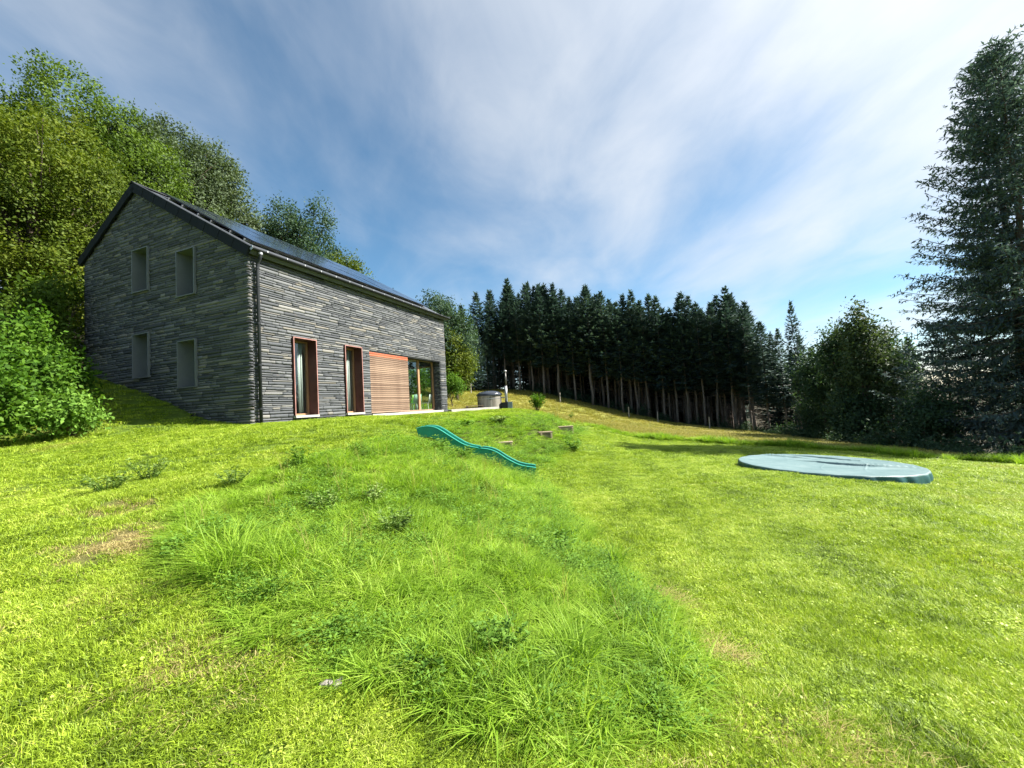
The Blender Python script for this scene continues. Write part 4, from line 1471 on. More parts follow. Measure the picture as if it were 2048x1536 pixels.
tree_px('beech_tree', 1052, 788, 63.0, 695, 90, 805, M['leaf_dark'], 5000, 0.28, 69, 'dark leafy tree deep in the wood above the bush', r0=0.15, nl=9)
# shrubs beside the gable
tree_px('bramble_shrub', 2, 850, 10.2, 612, 165, 850, M['leaf_bright'], 17000, 0.115, 71, 'tall bright green leafy shrub at the left picture edge', cat='shrub', r0=0.05, nl=16, ratio=0.62)
tree_px('bramble_shrub', 80, 850, 10.6, 705, 115, 852, M['leaf_bright'], 11000, 0.115, 73, 'bright green shrub with arching twigs left of the gable', cat='shrub', r0=0.05, nl=12, ratio=0.62)
tree_px('bramble_shrub', -20, 860, 8.8, 745, 150, 868, M['leaf_bright'], 7000, 0.11, 75, 'low bright shrub in the left corner at lawn edge', cat='shrub', r0=0.04, nl=9, ratio=0.62)
tree_px('hazel_shrub', 120, 790, 13.5, 560, 150, 790, M['leaf_green'], 14000, 0.13, 77, 'shaded green hazel shrub against the left gable edge', cat='shrub', r0=0.08, nl=12)
tree_px('bramble_shrub', 135, 855, 9.6, 805, 90, 866, M['weed'], 3500, 0.10, 79, 'low dark bramble in the house shadow below the gable', cat='shrub', r0=0.03, nl=7)
# bush above the bank
bp = place(1074, 815, 23.5)
bush = empty('willow_bush', bp)
tag(bush, 'small upright yellow green bush on top of the bank', 'bush')
rgb = np.random.default_rng(91)
bs = MB()
cs_, ds_, ns_ = [], [], []
for k in range(34):
    a_ = rgb.uniform(0, 6.28)
    sp_ = rgb.uniform(0.05, 0.55)
    hh = rgb.uniform(0.65, 1.12) * (1 - 0.25 * sp_)
    e = Vector((math.cos(a_) * sp_, math.sin(a_) * sp_, hh))
    s = Vector((math.cos(a_) * 0.05, math.sin(a_) * 0.05, -0.05))
    mid = s.lerp(e, 0.5) + Vector((0, 0, 0.1))
    bs.tube([s, mid, e], [0.010, 0.007, 0.003], 4)
    for j in range(26):
        t = rgb.uniform(0.25, 1.0)
        p = s.lerp(mid, t * 2) if t < 0.5 else mid.lerp(e, t * 2 - 1)
        cs_.append(p)
        q = rgb.normal(size=3) * 0.8 + np.array((math.cos(a_), math.sin(a_), 0.7))
        ds_.append(q)
        ns_.append(rgb.normal(size=3) + (0, 0, 0.6))
bs.build('stems', M['bark'], bush)
V, Fc = kites(np.array(cs_), np.array(ds_), np.array(ns_), rgb.uniform(0.10, 0.18, len(cs_)), 0.055, 0.03)
link('foliage', np_mesh('foliage', V, Fc, {'tint': ('FACE', np.clip(rgb.normal(0.65, 0.25, len(Fc)), 0, 1))}), M['leaf_bright'], bush)


# ------------------------------------------------------------------ spruces
def spruce_meshes(H, h0, rmax, seed, step=0.26, nb=(6, 9), spray=(0.30, 0.55), dense=1.0, droop=0.3, near=False, pw=1.05):
    """trunk (with dead twigs) and needle crown of one spruce, foot at the origin"""
    rg = np.random.default_rng(seed)
    tr = MB()
    sway = [(rg.normal(0, 0.05), rg.normal(0, 0.05)) for _ in range(9)]
    pts = [(sway[k][0] * (k > 0), sway[k][1] * (k > 0), -0.4 + (H + 0.4) * k / 8) for k in range(9)]
    rb = H * (0.0105 if near else 0.0068)
    tr.tube(pts, [rb * (1.15 - 1.12 * k / 8) for k in range(9)], 8)
    C_, D_, N_, LN, TI = [], [], [], [], []
    h = h0
    while h < H - 0.25:
        f_ = (h - h0) / (H - h0)
        Lb = rmax * min(1.0, (1 - f_) ** pw * (1.06 if near else 1.45)) * (0.62 + 0.38 * min(1, f_ * 5))
        n = int(rg.integers(*nb))
        a0 = rg.uniform(0, 6.28)
        for k in range(n):
            a_ = a0 + 6.283 * k / n + rg.normal(0, 0.25)
            Lk = Lb * rg.uniform(0.6, 1.18)
            if rg.random() < 0.06:
                Lk *= 0.5
            el = 0.62 * f_ - droop * (1 - f_) + rg.normal(0, 0.10)
            dirh = np.array((math.cos(a_), math.sin(a_), 0))
            side = np.array((-math.sin(a_), math.cos(a_), 0))
            ns_ = max(3, int(Lk / (0.20 if near else 0.26) * dense))
            P0 = np.array((0, 0, h + rg.normal(0, 0.05)))
            prev = P0
            pl = [tuple(P0)]
            for j in range(1, ns_ + 1):
                t = j / ns_
                z = math.sin(el) * Lk * t - 0.16 * Lk * math.sin(3.14 * t) * droop + 0.16 * Lk * t * t
                p = P0 + dirh * (Lk * t * math.cos(el)) + np.array((0, 0, z))
                dd = p - prev
                dd = dd / (np.linalg.norm(dd) + 1e-9)
                if t > 0.12:
                    for sg in (-1, 1):
                        bl = rg.uniform(*spray) * (1.15 - 0.55 * t) * (1 if not near else 1.0)
                        bl = min(bl, 0.25 + Lk * 0.45)
                        sd = dd * 0.75 + side * sg * rg.uniform(0.5, 1.0) + np.array((0, 0, -rg.uniform(0.05, 0.45)))
                        if near:
                            sd = sd / np.linalg.norm(sd)
                            if rg.random() < 0.28:
                                continue
                            if rg.random() < 0.55:
                                C_.append(p)
                                D_.append(sd + np.array((0, 0, -0.10)))
                                N_.append((rg.normal(0, 0.3), rg.normal(0, 0.3), 1))
                                LN.append(bl * 1.0)
                            m_ = max(2, int(bl / 0.14))
                            for q in range(m_):
                                c = p + sd * (bl * q / m_) + rg.normal(0, 0.02, 3) - np.array((0, 0, 0.10 * (q / m_) ** 2))
                                for s2 in range(3):
                                    C_.append(c)
                                    D_.append(sd * 0.55 + rg.normal(0, 0.55, 3) + np.array((0, 0, -0.30)))
                                    N_.append((rg.normal(0, 0.6), rg.normal(0, 0.6), 1))
                                    LN.append(rg.uniform(0.13, 0.26))
                        else:
                            C_.append(p - sd * 0.05)
                            D_.append(sd)
                            N_.append((rg.normal(0, 0.5), rg.normal(0, 0.5), 1))
                            LN.append(bl)
                prev = p
                pl.append(tuple(p))
            C_.append(prev - dd * 0.1)
            D_.append(dd + np.array((0, 0, 0.12)))
            N_.append((0, 0, 1))
            LN.append(0.22 if near else rg.uniform(*spray) * 0.8)
            if near and (k % 1 == 0):
                tr.tube(pl[:: max(1, len(pl) // 4)] + [pl[-1]], [max(0.006, Lk * 0.0085 * (1 - 0.85 * q / 5)) for q in range(len(pl[:: max(1, len(pl) // 4)]) + 1)], 4, cap=False)
        h += step * rg.uniform(0.7, 1.3) * (1.0 if f_ < 0.7 else 0.8 if near else 1.35)
    for k in range(10):   # leader
        C_.append((0, 0, H - 0.45 + 0.05 * k))
        a_ = rg.uniform(0, 6.28)
        D_.append((math.cos(a_) * 0.5, math.sin(a_) * 0.5, 0.6))
        N_.append((math.cos(a_ + 1.57), math.sin(a_ + 1.57), 0.3))
        LN.append(0.22)
    C_.append((0, 0, H - 0.4))
    D_.append((0, 0, 1))
    N_.append((1, 0, 0))
    LN.append(0.3)
    if not near:
        for k in range(40):   # dead twigs on the bare bole
            z = rg.uniform(min(0.12 * H, h0 * 0.5), h0)
            a_ = rg.uniform(0, 6.28)
            l = rg.uniform(0.3, 0.9)
            tr.tube([(0, 0, z), (math.cos(a_) * l, math.sin(a_) * l, z - 0.12 * l)], [0.018, 0.005], 3, cap=False)
    LN = np.array(LN)
    V, Fc = kites(np.array(C_), np.array(D_), np.array(N_), LN, np.where(LN > 0.3, 0.19, 0.30) * LN if near else LN * 0.34, 0.04)
    rg2 = np.random.default_rng(seed + 5)
    return tr.mesh('trunk', True), np_mesh('crown', V, Fc, {'tint': ('FACE', np.clip(rg2.normal(0.45, 0.25, len(Fc)), 0, 1))})


VAR = []
for k in range(8):
    H = 14.0
    tm, cm = spruce_meshes(H, (3.9, 4.6, 5.2, 4.2, 5.6, 4.8, 0.5, 0.8)[k], (1.75, 1.55, 1.5, 1.9, 1.6, 1.7, 1.8, 1.6)[k], 300 + k, 0.27, (7, 10), (0.42, 0.75), 1.0)
    tm.materials.append(M['bark_spruce'])
    cm.materials.append(M['needles'])
    VAR.append((tm, cm))


def spruce(loc, h, var, label, group, wide=1.0, rz=None):
    t = empty('spruce_tree', loc, rng.uniform(0, 6.28) if rz is None else rz)
    s = h / 14.0
    t.scale = (s * wide, s * wide, s)
    tag(t, label, 'tree', group)
    tm, cm = VAR[var]
    for nm, me in (('trunk', tm), ('crown', cm)):
        o = bpy.data.objects.new(nm, me)
        COL.objects.link(o)
        o.parent = t
    return t


ORD = ['first', 'second', 'third', 'fourth', 'fifth', 'sixth', 'seventh', 'eighth', 'ninth', 'tenth', 'eleventh', 'twelfth', 'thirteenth', 'fourteenth', 'fifteenth', 'sixteenth',
       'seventeenth', 'eighteenth', 'nineteenth', 'twentieth', 'twenty-first', 'twenty-second']
# front row: foot column/row in the photo, distance, top row
front = [(962, 775, 50, 572), (988, 777, 50.5, 570), (1013, 779, 50, 592), (1040, 781, 50, 580), (1066, 785, 49.6, 590), (1089, 791, 49, 573), (1120, 797, 48.6, 584), (1152, 803, 48, 592), (1186, 812, 47.5, 570),
         (1217, 818, 47, 584), (1248, 825, 46, 594), (1275, 828, 46, 583), (1296, 829, 45.5, 582), (1330, 838, 44.6, 577), (1356, 843, 44, 612), (1378, 852, 43, 626), (1412, 854, 42, 600), (1440, 856, 41, 608), (1472, 862, 40, 600), (1505, 866, 38.5, 618), (1540, 872, 37, 640)]
for k, (px_, py_, d, ty) in enumerate(front):
    b_ = place(px_, py_, d)
    h = (px_top(px_ - 12, ty, d) - b_.z) * rng.uniform(0.93, 1.04)
    spruce(b_, h, int(rng.integers(6)), 'spruce in the front row of the dark wood, %s trunk from left' % ORD[k], 'spruces in the front row of the wood', rng.uniform(1.25, 1.6))
# rows behind
fx = np.array([place(q[0], q[1], q[2]).xy[:] for q in front])
cntb = 0
for row in range(1, 10):
    n = 20
    for k in range(n):
        t = (k + rng.uniform(0.1, 0.9)) / n
        s = t * (len(front) - 1)
        i = min(int(s), len(front) - 2)
        p = fx[i] + (fx[i + 1] - fx[i]) * (s - i)
        x, y = p[0] + 0.45 * row * 2.6 + rng.normal(0, 0.6), p[1] + 0.95 * row * 2.6 + rng.normal(0, 0.6)
        spruce((x, y, tz(x, y)), rng.uniform(13.2, 15.6), int(rng.integers(6)) if (row < 8 and not (row > 4 and t < 0.4)) or rng.random() < 0.15 else int(rng.integers(6, 8)), 'dark spruce standing deep in the plantation behind the front row', 'spruces deep in the wood', rng.uniform(1.2, 1.55))
for k in range(30):
    s = (k + rng.uniform(0.2, 0.8)) / 30 * (len(front) - 1)
    i = min(int(s), len(front) - 2)
    p = fx[i] + (fx[i + 1] - fx[i]) * (s - i)
    x, y = p[0] + 11.5 + rng.normal(0, 0.5) - 3.5 * (k < 8), p[1] + 25.5 + rng.normal(0, 0.6) - 6 * (k < 8)
    if k in (14, 17, 18, 21):
        continue
    spruce((x, y, tz(x, y)), rng.uniform(11.5, 13.5), 6 + k % 2, 'low branched spruce at the dark back of the plantation', 'low branched spruces at the back of the wood', rng.uniform(1.2, 1.6))
# edge conifers near the corner tree, branched to the ground
for k, (px_, d, ty, lab) in enumerate(((948, 47, 625, 'dark spruce with low branches left of the front row'), (930, 50, 605, 'dark spruce half hidden behind the corner tree'),
                                       (976, 49, 655, 'short dark spruce with low branches behind the tub chimney'), (905, 52, 600, 'dark spruce behind the green tree at the house corner'),
                                       (870, 54, 606, 'dark spruce hidden behind house corner and green tree'), (1000, 53, 640, 'low branched spruce filling the wood left of the bush'), (1022, 58, 640, 'low branched spruce behind the tub chimney in the wood'), (985, 60, 640, 'low branched spruce deep behind the hot tub'), (960, 60, 640, 'low branched spruce deep behind the wooden bench step'))):
    b_ = place(px_, 778, d)
    spruce(b_, px_top(px_, ty, d) - b_.z, 6 + k % 2, lab, 'spruces at the wood edge', 1.5 + 0.5 * (k > 4))
b_ = place(1607, 880, 33)
spruce(b_, px_top(1592, 598, 33) - b_.z, 2, 'thin lone spruce standing above the gap right of the wood', 'spruces at the wood edge', 0.85)
for k, (px_, d, ty, lab) in enumerate(((1575, 36, 655, 'short spruce left of the thin lone spruce'), (1640, 36, 690, 'short spruce behind the thin lone spruce'), (1600, 44, 700, 'low branched spruce closing the gap behind the lone spruce'), (1545, 50, 690, 'low branched spruce behind the right end of the wood'), (1660, 46, 720, 'low branched spruce far behind the broadleaf trees'), (1560, 42, 660, 'dark spruce closing the wood at its right end'))):
    b_ = place(px_, 880, d)
    spruce(b_, px_top(px_, ty, d) - b_.z, (3, 4, 6, 7, 6, 7)[k], lab, 'spruces at the wood edge', (1.15, 1.15, 2.2, 2.0, 2.2, 1.3)[k])

for k, (px_, d, ty, lab) in enumerate(((1618, 40, 668, 'dark spruce just right behind the lone spruce'), (1668, 42, 676, 'dark spruce behind the left broadleaf tree'), (1712, 40, 690, 'dark spruce behind the middle broadleaf trees'),
                                       (1752, 38, 672, 'dark spruce behind the slim pale tree'), (1800, 36, 690, 'dark spruce behind the right broadleaf tree'), (1838, 34, 668, 'dark spruce left behind the big spruce'), (1690, 52, 668, 'far dark spruce filling the wood at the right'))):
    b_ = place(px_, 880, d)
    spruce(b_, px_top(px_, ty, d) - b_.z, 6 + k % 2, lab, 'spruces behind the broadleaf trees', (1.5, 1.4, 1.6, 1.3, 1.5, 1.4, 1.8)[k])

# big spruces at the right
def big_spruce(px_, d, topx, topy, h0, rmax, seed, label, dense=1.0, step=0.34):
    b_ = place(px_, 915, d)
    H = px_top(topx, topy, d) - b_.z
    tm, cm = spruce_meshes(H, h0, rmax, seed, step, (6, 9), (0.4, 0.9), dense, 0.42, True, 0.62)
    t = empty('spruce_tree', b_)
    tag(t, label, 'tree', 'large spruces at the right')
    link('trunk', tm, M['bark'], t)
    link('crown', cm, M['needles_near'], t)


big_spruce(2098, 16.2, 2035, 40, 1.6, 3.9, 501, 'tallest big spruce at the right picture edge', 0.95, 0.40)
big_spruce(2070, 17.6, 1985, 78, 1.5, 4.1, 511, 'big spruce behind the edge one, its tip left of it', 0.85, 0.42)
big_spruce(1915, 19.5, 1890, 640, 0.6, 3.0, 521, 'lower dark spruce below the big spruce, at lawn edge', 0.85, 0.36)
big_spruce(2010, 22.0, 1990, 520, 0.7, 3.2, 531, 'dark spruce hidden low behind the two big spruces', 0.8, 0.42)
# broadleaf group at the right
BG = 'broadleaf trees at the right'
tree_px('maple_tree', 1700, 885, 25.0, 622, 76, 790, M['leaf_dark'], 8000, 0.18, 81, 'round topped grey green tree right of the lone spruce', r0=0.13, nl=12, group=BG)
tree_px('maple_tree', 1744, 888, 23.0, 618, 62, 800, M['leaf_grey'], 6500, 0.18, 182, 'slim pale leaved tree in the middle of broadleaf group', r0=0.10, nl=10, group=BG)
tree_px('maple_tree', 1792, 890, 24.0, 640, 74, 815, M['leaf_dark'], 9000, 0.19, 83, 'grey green tree touching the big spruce branches', r0=0.13, nl=12, group=BG)
tree_px('maple_tree', 1655, 882, 28.0, 668, 72, 850, M['leaf_dark'], 8000, 0.19, 85, 'lower dark leafy tree between lone spruce and round tree', r0=0.12, nl=10, group=BG)
tree_px('maple_tree', 1690, 885, 31.0, 700, 95, 880, M['leaf_dark'], 9000, 0.22, 184, 'dark tree mass behind the round topped tree', r0=0.14, nl=12, group=BG)
tree_px('maple_tree', 1800, 890, 29.0, 690, 130, 890, M['leaf_dark'], 9000, 0.22, 186, 'dark tree mass left behind the low spruce', r0=0.14, nl=12, group=BG)
tree_px('alder_shrub', 1735, 890, 23.0, 770, 100, 890, M['leaf_dark'], 7000, 0.16, 87, 'dark leafy shrub below the round topped tree', cat='shrub', r0=0.06, nl=9)
tree_px('alder_shrub', 1625, 880, 29.0, 790, 70, 880, M['leaf_dark'], 4500, 0.16, 89, 'dark leafy shrub at the foot of lone spruce', cat='shrub', r0=0.05, nl=7)
tree_px('alder_shrub', 1850, 900, 19.0, 780, 110, 905, M['leaf_dark'], 6000, 0.15, 93, 'dark shrub left of the low spruce behind the trampoline', cat='shrub', r0=0.05, nl=8)
# ------------------------------------------------------------------ grass
proto_col = bpy.data.collections.new('grass_prototypes')


def blade_tuft(name, n, spread, h, w, lean, segs, mat, seed, curl=0.6, tint_mu=0.5, tint_sd=0.2):
    rg = np.random.default_rng(seed)
    Vs, Fs, T = [], [], []
    base = 0
    for _ in range(n):
        a_ = rg.uniform(0, 6.28)
        r = spread * math.sqrt(rg.random())
        x0, y0 = r * math.cos(a_), r * math.sin(a_)
        la = rg.uniform(0, 6.28) if spread > 0.03 and rg.random() < 0.6 else a_
        hh = h * rg.uniform(0.55, 1.2)
        le = lean * rg.uniform(0.2, 1.4)
        ww = w * rg.uniform(0.7, 1.3)
        dx, dy = math.cos(la), math.sin(la)
        fa = la + rg.normal(0, 0.7)
        sx_, sy_ = -math.sin(fa), math.cos(fa)
        rows = []
        for s in range(segs + 1):
            t = s / segs
            out_ = le * hh * (t ** (1.5 + curl))
            z = hh * (t - 0.35 * le * t * t * (0.5 + curl * 0.5))
            wd = ww * (1 - t ** 2.2) * 0.5 if s < segs else 0
            cx, cy = x0 + dx * out_, y0 + dy * out_
            if s < segs:
                rows.append(((cx - sx_ * wd, cy - sy_ * wd, z - 0.012 * (s == 0)), (cx + sx_ * wd, cy + sy_ * wd, z - 0.012 * (s == 0))))
            else:
                rows.append(((cx, cy, z),))
        t_ = min(1, max(0, rg.normal(tint_mu, tint_sd)))
        for s, rw in enumerate(rows):
            Vs += list(rw)
        for s in range(segs - 1):
            Fs.append((base + 2 * s, base + 2 * s + 1, base + 2 * s + 3, base + 2 * s + 2))
            T.append(t_)
        s = segs - 1
        Fs.append((base + 2 * s, base + 2 * s + 1, base + 2 * s + 2, base + 2 * s + 2))
        T.append(t_)
        base += 2 * segs + 1
    quads = np.array([f_ for f_ in Fs if f_[2] != f_[3]] or np.zeros((0, 4), int))
    tris = np.array([f_[:3] for f_ in Fs if f_[2] == f_[3]])
    tq = [t for f_, t in zip(Fs, T) if f_[2] != f_[3]] + [t for f_, t in zip(Fs, T) if f_[2] == f_[3]]
    return np_mesh(name, np.array(Vs), [quads, tris] if len(quads) else [tris], {'tint': ('FACE', tq)})


def leaf_tuft(name, n, spread, h, leaf, seed, flat=0.5, ratio=0.5, tri=False):
    """low broad-leaved plants: clover, plantain"""
    rg = np.random.default_rng(seed)
    a_ = rg.uniform(0, 6.28, n)
    r = spread * np.sqrt(rg.random(n))
    c = np.c_[r * np.cos(a_), r * np.sin(a_), h * rg.uniform(0.25, 1.0, n)]
    d = np.c_[np.cos(a_), np.sin(a_), rg.uniform(-0.2, 0.9, n) * (1 - flat)] + rg.normal(0, 0.35, (n, 3)) * (1, 1, 0.4)
    nn = np.c_[rg.normal(0, 0.4, n), rg.normal(0, 0.4, n), np.ones(n)]
    ln = leaf * rg.uniform(0.6, 1.3, n)
    V, Fc = kites(c, d, nn, ln, ln * ratio, 0.10)
    return np_mesh(name, V, Fc, {'tint': ('FACE', np.clip(rg.normal(0.5, 0.25, n), 0, 1))})


def protos(tagname, meshes, mat):
    c = bpy.data.collections.new(tagname)
    for k, me in enumerate(meshes):
        if len(me.materials) == 0:
            me.materials.append(mat)
        o = bpy.data.objects.new('%s_%02d' % (tagname, k), me)
        c.objects.link(o)
    return c


def scatter(name, P, rot, scl, which, coll, mat, label, tilt=None):
    """one 'stuff' object: points that carry tuft instances"""
    me = bpy.data.meshes.new(name)
    me.vertices.add(len(P))
    me.vertices.foreach_set('co', np.asarray(P, np.float32).ravel())
    at_ = me.attributes.new('rot', 'FLOAT_VECTOR', 'POINT')
    rv = np.zeros((len(P), 3), np.float32)
    rv[:, 2] = rot
    if tilt is not None:
        rv[:, :2] = tilt
    at_.data.foreach_set('vector', rv.ravel())
    at_ = me.attributes.new('scl', 'FLOAT_VECTOR', 'POINT')
    at_.data.foreach_set('vector', np.asarray(scl, np.float32).ravel())
    at_ = me.attributes.new('which', 'INT', 'POINT')
    at_.data.foreach_set('value', np.asarray(which, np.int32))
    o = link(name, me)
    ng = bpy.data.node_groups.new(name, 'GeometryNodeTree')
    ng.interface.new_socket('Geometry', in_out='INPUT', socket_type='NodeSocketGeometry')
    ng.interface.new_socket('Geometry', in_out='OUTPUT', socket_type='NodeSocketGeometry')
    gi, go = ng.nodes.new('NodeGroupInput'), ng.nodes.new('NodeGroupOutput')
    ip = ng.nodes.new('GeometryNodeInstanceOnPoints')
    ci = ng.nodes.new('GeometryNodeCollectionInfo')
    ci.inputs['Collection'].default_value = coll
    ci.inputs['Separate Children'].default_value = True
    ci.inputs['Reset Children'].default_value = True
    ip.inputs['Pick Instance'].default_value = True

    def na(nm, ty):
        a_ = ng.nodes.new('GeometryNodeInputNamedAttribute')
        a_.data_type = ty
        a_.inputs['Name'].default_value = nm
        return a_.outputs['Attribute']
    ng.links.new(gi.outputs[0], ip.inputs['Points'])
    ng.links.new(ci.outputs[0], ip.inputs['Instance'])
    ng.links.new(na('which', 'INT'), ip.inputs['Instance Index'])
    e2r = ng.nodes.new('FunctionNodeEulerToRotation')
    ng.links.new(na('rot', 'FLOAT_VECTOR'), e2r.inputs[0])
    ng.links.new(e2r.outputs[0], ip.inputs['Rotation'])
    ng.links.new(na('scl', 'FLOAT_VECTOR'), ip.inputs['Scale'])
    ng.links.new(ip.outputs[0], go.inputs[0])
    md = o.modifiers.new('tufts', 'NODES')
    md.node_group = ng
    tag(o, label, None, None, 'stuff')
    return o


def band(r1, r2, dens, half=1.18):
    n = int(dens * half * (r2 * r2 - r1 * r1))
    r = np.sqrt(rng.uniform(r1 * r1, r2 * r2, n))
    a_ = rng.uniform(-half, half, n)
    return r * np.sin(a_), r * np.cos(a_)


def outside_things(x, y, marg=0.0):
    u, v = house_uv(x, y)
    k = ~((u > -0.02) & (u < HL + 0.1) & (v > -0.02) & (v < HW + 0.1))
    k &= np.hypot(x - TC.x, y - TC.y) > 2.03
    k &= np.hypot(x - TUBP.x, y - TUBP.y) > 0.85
    k &= ~((u > HL + 0.1) & (u < HL + 6.4) & (v > -0.42) & (v < 2.2))
    k &= poly_sdf(x, y, SLIDE_POLY) < 0
    return k


e0, e1 = path[0], path[-1]
SLIDE_POLY = np.array([(e0 + across * -0.02)[:2], (e1 + across * -0.02)[:2], (e1 + across * (WSL + 0.02))[:2], (e0 + across * (WSL + 0.02))[:2]])

lawn_c = protos('lawn_tuft', [blade_tuft('lawn_tuft', 60, 0.075, 0.044, 0.0042, 1.0, 2, None, 700 + k, tint_sd=0.27) for k in range(6)] +
                [leaf_tuft('lawn_clover', 30, 0.07, 0.032, 0.017, 720 + k, 0.7, 0.8) for k in range(2)], M['lawn'])
X, Y, S = [], [], []
for r1, r2, dn, sc in ((0.7, 2.6, 800, 0.95), (2.6, 4.5, 480, 1.05), (4.5, 8, 210, 1.3), (8, 14, 85, 1.8), (14, 24, 34, 2.6), (24, 36, 12, 3.8)):
    x, y = band(r1, r2, dn)
    X.append(x)
    Y.append(y)
    S.append(np.full(len(x), sc))
x, y, s = map(np.concatenate, (X, Y, S))
k = (poly_sdf(x, y, TALL) < 0.30) & (poly_sdf(x, y, MEADOW) < 0.1) & (poly_sdf(x, y, WOODL) < 0.2) & (poly_sdf(x, y, FOREST) < 0) & outside_things(x, y)
# worn places stay thin
for (bx, by, br, bs_) in [(-3.55, 3.75, .55, .85), (-4.5, 4.6, .35, .6), (-1.75, 2.35, .35, .5), (.5, 1.55, .25, .4), (1.25, 1.75, .3, .4)]:
    k &= ~((np.hypot(x - bx, y - by) < br) & (rng.random(len(x)) < bs_))
x, y, s = x[k], y[k], s[k]
z = terrain(x, y)
hz = s ** 0.45 * rng.uniform(0.75, 1.25, len(x)) * (0.85 + 0.35 * np.sin(x * 1.7 + 0.6 * np.sin(y * 2.1)) * np.sin(y * 1.3 + x * 0.4))
wh = np.where(rng.random(len(x)) < 0.90, rng.integers(0, 6, len(x)), rng.integers(6, 8, len(x)))
scatter('lawn_grass', np.c_[x, y, z], rng.uniform(0, 6.28, len(x)), np.c_[s, s, hz], wh, lawn_c, M['lawn'], 'short mown grass of the upper and lower lawn')

tall_c = protos('long_tuft', [blade_tuft('long_tuft', 38, 0.06, 0.27, 0.0092, 0.95, 4, None, 800 + k) for k in range(5)] +
                [blade_tuft('long_tuft_fine', 46, 0.09, 0.19, 0.0062, 0.8, 3, None, 810 + k, tint_mu=0.6) for k in range(3)], M['tall'])
X, Y, S = [], [], []
for r1, r2, dn, sc in ((1.5, 3.5, 300, 0.9), (3.5, 6, 190, 1.05), (6, 10, 95, 1.3), (10, 16, 42, 1.6), (16, 25, 20, 2.0)):
    x, y = band(r1, r2, dn, 0.95)
    X.append(x)
    Y.append(y)
    S.append(np.full(len(x), sc))
x, y, s = map(np.concatenate, (X, Y, S))
sd = poly_sdf(x, y, TALL) + 0.12 * np.sin(x * 5.1 + 1) * np.sin(y * 4.3) + 0.06 * np.sin(x * 11.3 + y * 3) + rng.normal(0, 0.03, len(x))
k = (sd > 0) & outside_things(x, y)
x, y, s, sd = x[k], y[k], s[k], sd[k]
z = terrain(x, y)
clump = 0.5 + 0.5 * np.sin(x * 2.3 + 1.7 * np.sin(y * 1.9)) * np.sin(y * 2.7 + 1.3 * np.sin(x * 1.1))
nearslide = np.clip(poly_sdf(x, y, SLIDE_POLY) * -1 / 1.3 - 0.12, 0.08, 1)
for (qx, qy) in STEPXY:
    nearslide = np.minimum(nearslide, np.clip(np.hypot(x - qx, y - qy + 0.4) / 1.1, 0.2, 1))
hz = (0.34 + 0.44 * clump ** 1.3) * rng.uniform(0.65, 1.3, len(x)) * np.clip(0.62 + sd * 1.2, 0.62, 1) * np.where(y > 10, 0.7, 1) * np.where(y > 16.5, 0.6, 1) * nearslide
wh = np.where(rng.random(len(x)) < 0.45, rng.integers(0, 5, len(x)), rng.integers(5, 8, len(x)))
scatter('long_grass', np.c_[x, y, z], rng.uniform(0, 6.28, len(x)), np.c_[s, s, hz], wh, tall_c, M['tall'], 'long unmown grass covering the bank in front of the house', rng.normal(0, 0.12, (len(x), 2)))

# flowering stems standing above the blades
stem_c = protos('seed_stem', [blade_tuft('seed_stem', 7, 0.08, 0.42, 0.0038, 0.35, 4, None, 860 + k, tint_mu=0.75, tint_sd=0.3) for k in range(3)], M['meadow'])
x, y = band(1.6, 10, 3.5, 0.95)
k = (poly_sdf(x, y, TALL) > 0.25) & (poly_sdf(x, y, SLIDE_POLY) < -0.9)
x, y = x[k], y[k]
scatter('seed_stems', np.c_[x, y, terrain(x, y)], rng.uniform(0, 6.28, len(x)), np.c_[np.ones(len(x)), np.ones(len(x)), rng.uniform(0.6, 1.1, len(x))], rng.integers(0, 3, len(x)), stem_c, M['meadow'], 'thin pale seed stems rising from the long grass')

# dry straw and clippings where the mower turns
straw_c = protos('straw_tuft', [blade_tuft('straw_tuft', 40, 0.09, 0.05, 0.0042, 2.2, 2, None, 880 + k, tint_mu=0.7, tint_sd=0.3) for k in range(3)], M['straw'])
sx_, sy_ = [], []
for (bx, by, br, n) in ((-3.4, 3.75, .55, 150), (-4.4, 4.6, .5, 60), (-2.6, 2.9, .45, 60), (-1.75, 2.2, .4, 60), (.5, 1.5, .35, 60), (1.3, 1.75, .35, 90), (1.2, 2.6, .2, 40), (1.15, 3.4, .2, 40), (9.6, 7.6, .7, 70), (7.5, 5.0, .6, 30)):
    sx_.append(rng.normal(bx, br * 0.6, n))
    sy_.append(rng.normal(by, br * 0.5, n))
x, y = np.concatenate(sx_), np.concatenate(sy_)
scatter('dry_straw', np.c_[x, y, terrain(x, y)], rng.uniform(0, 6.28, len(x)), np.c_[np.ones(len(x)), np.ones(len(x)), rng.uniform(0.4, 1.0, len(x))], rng.integers(0, 3, len(x)), straw_c, M['straw'], 'dry yellow straw and clippings on worn lawn patches')

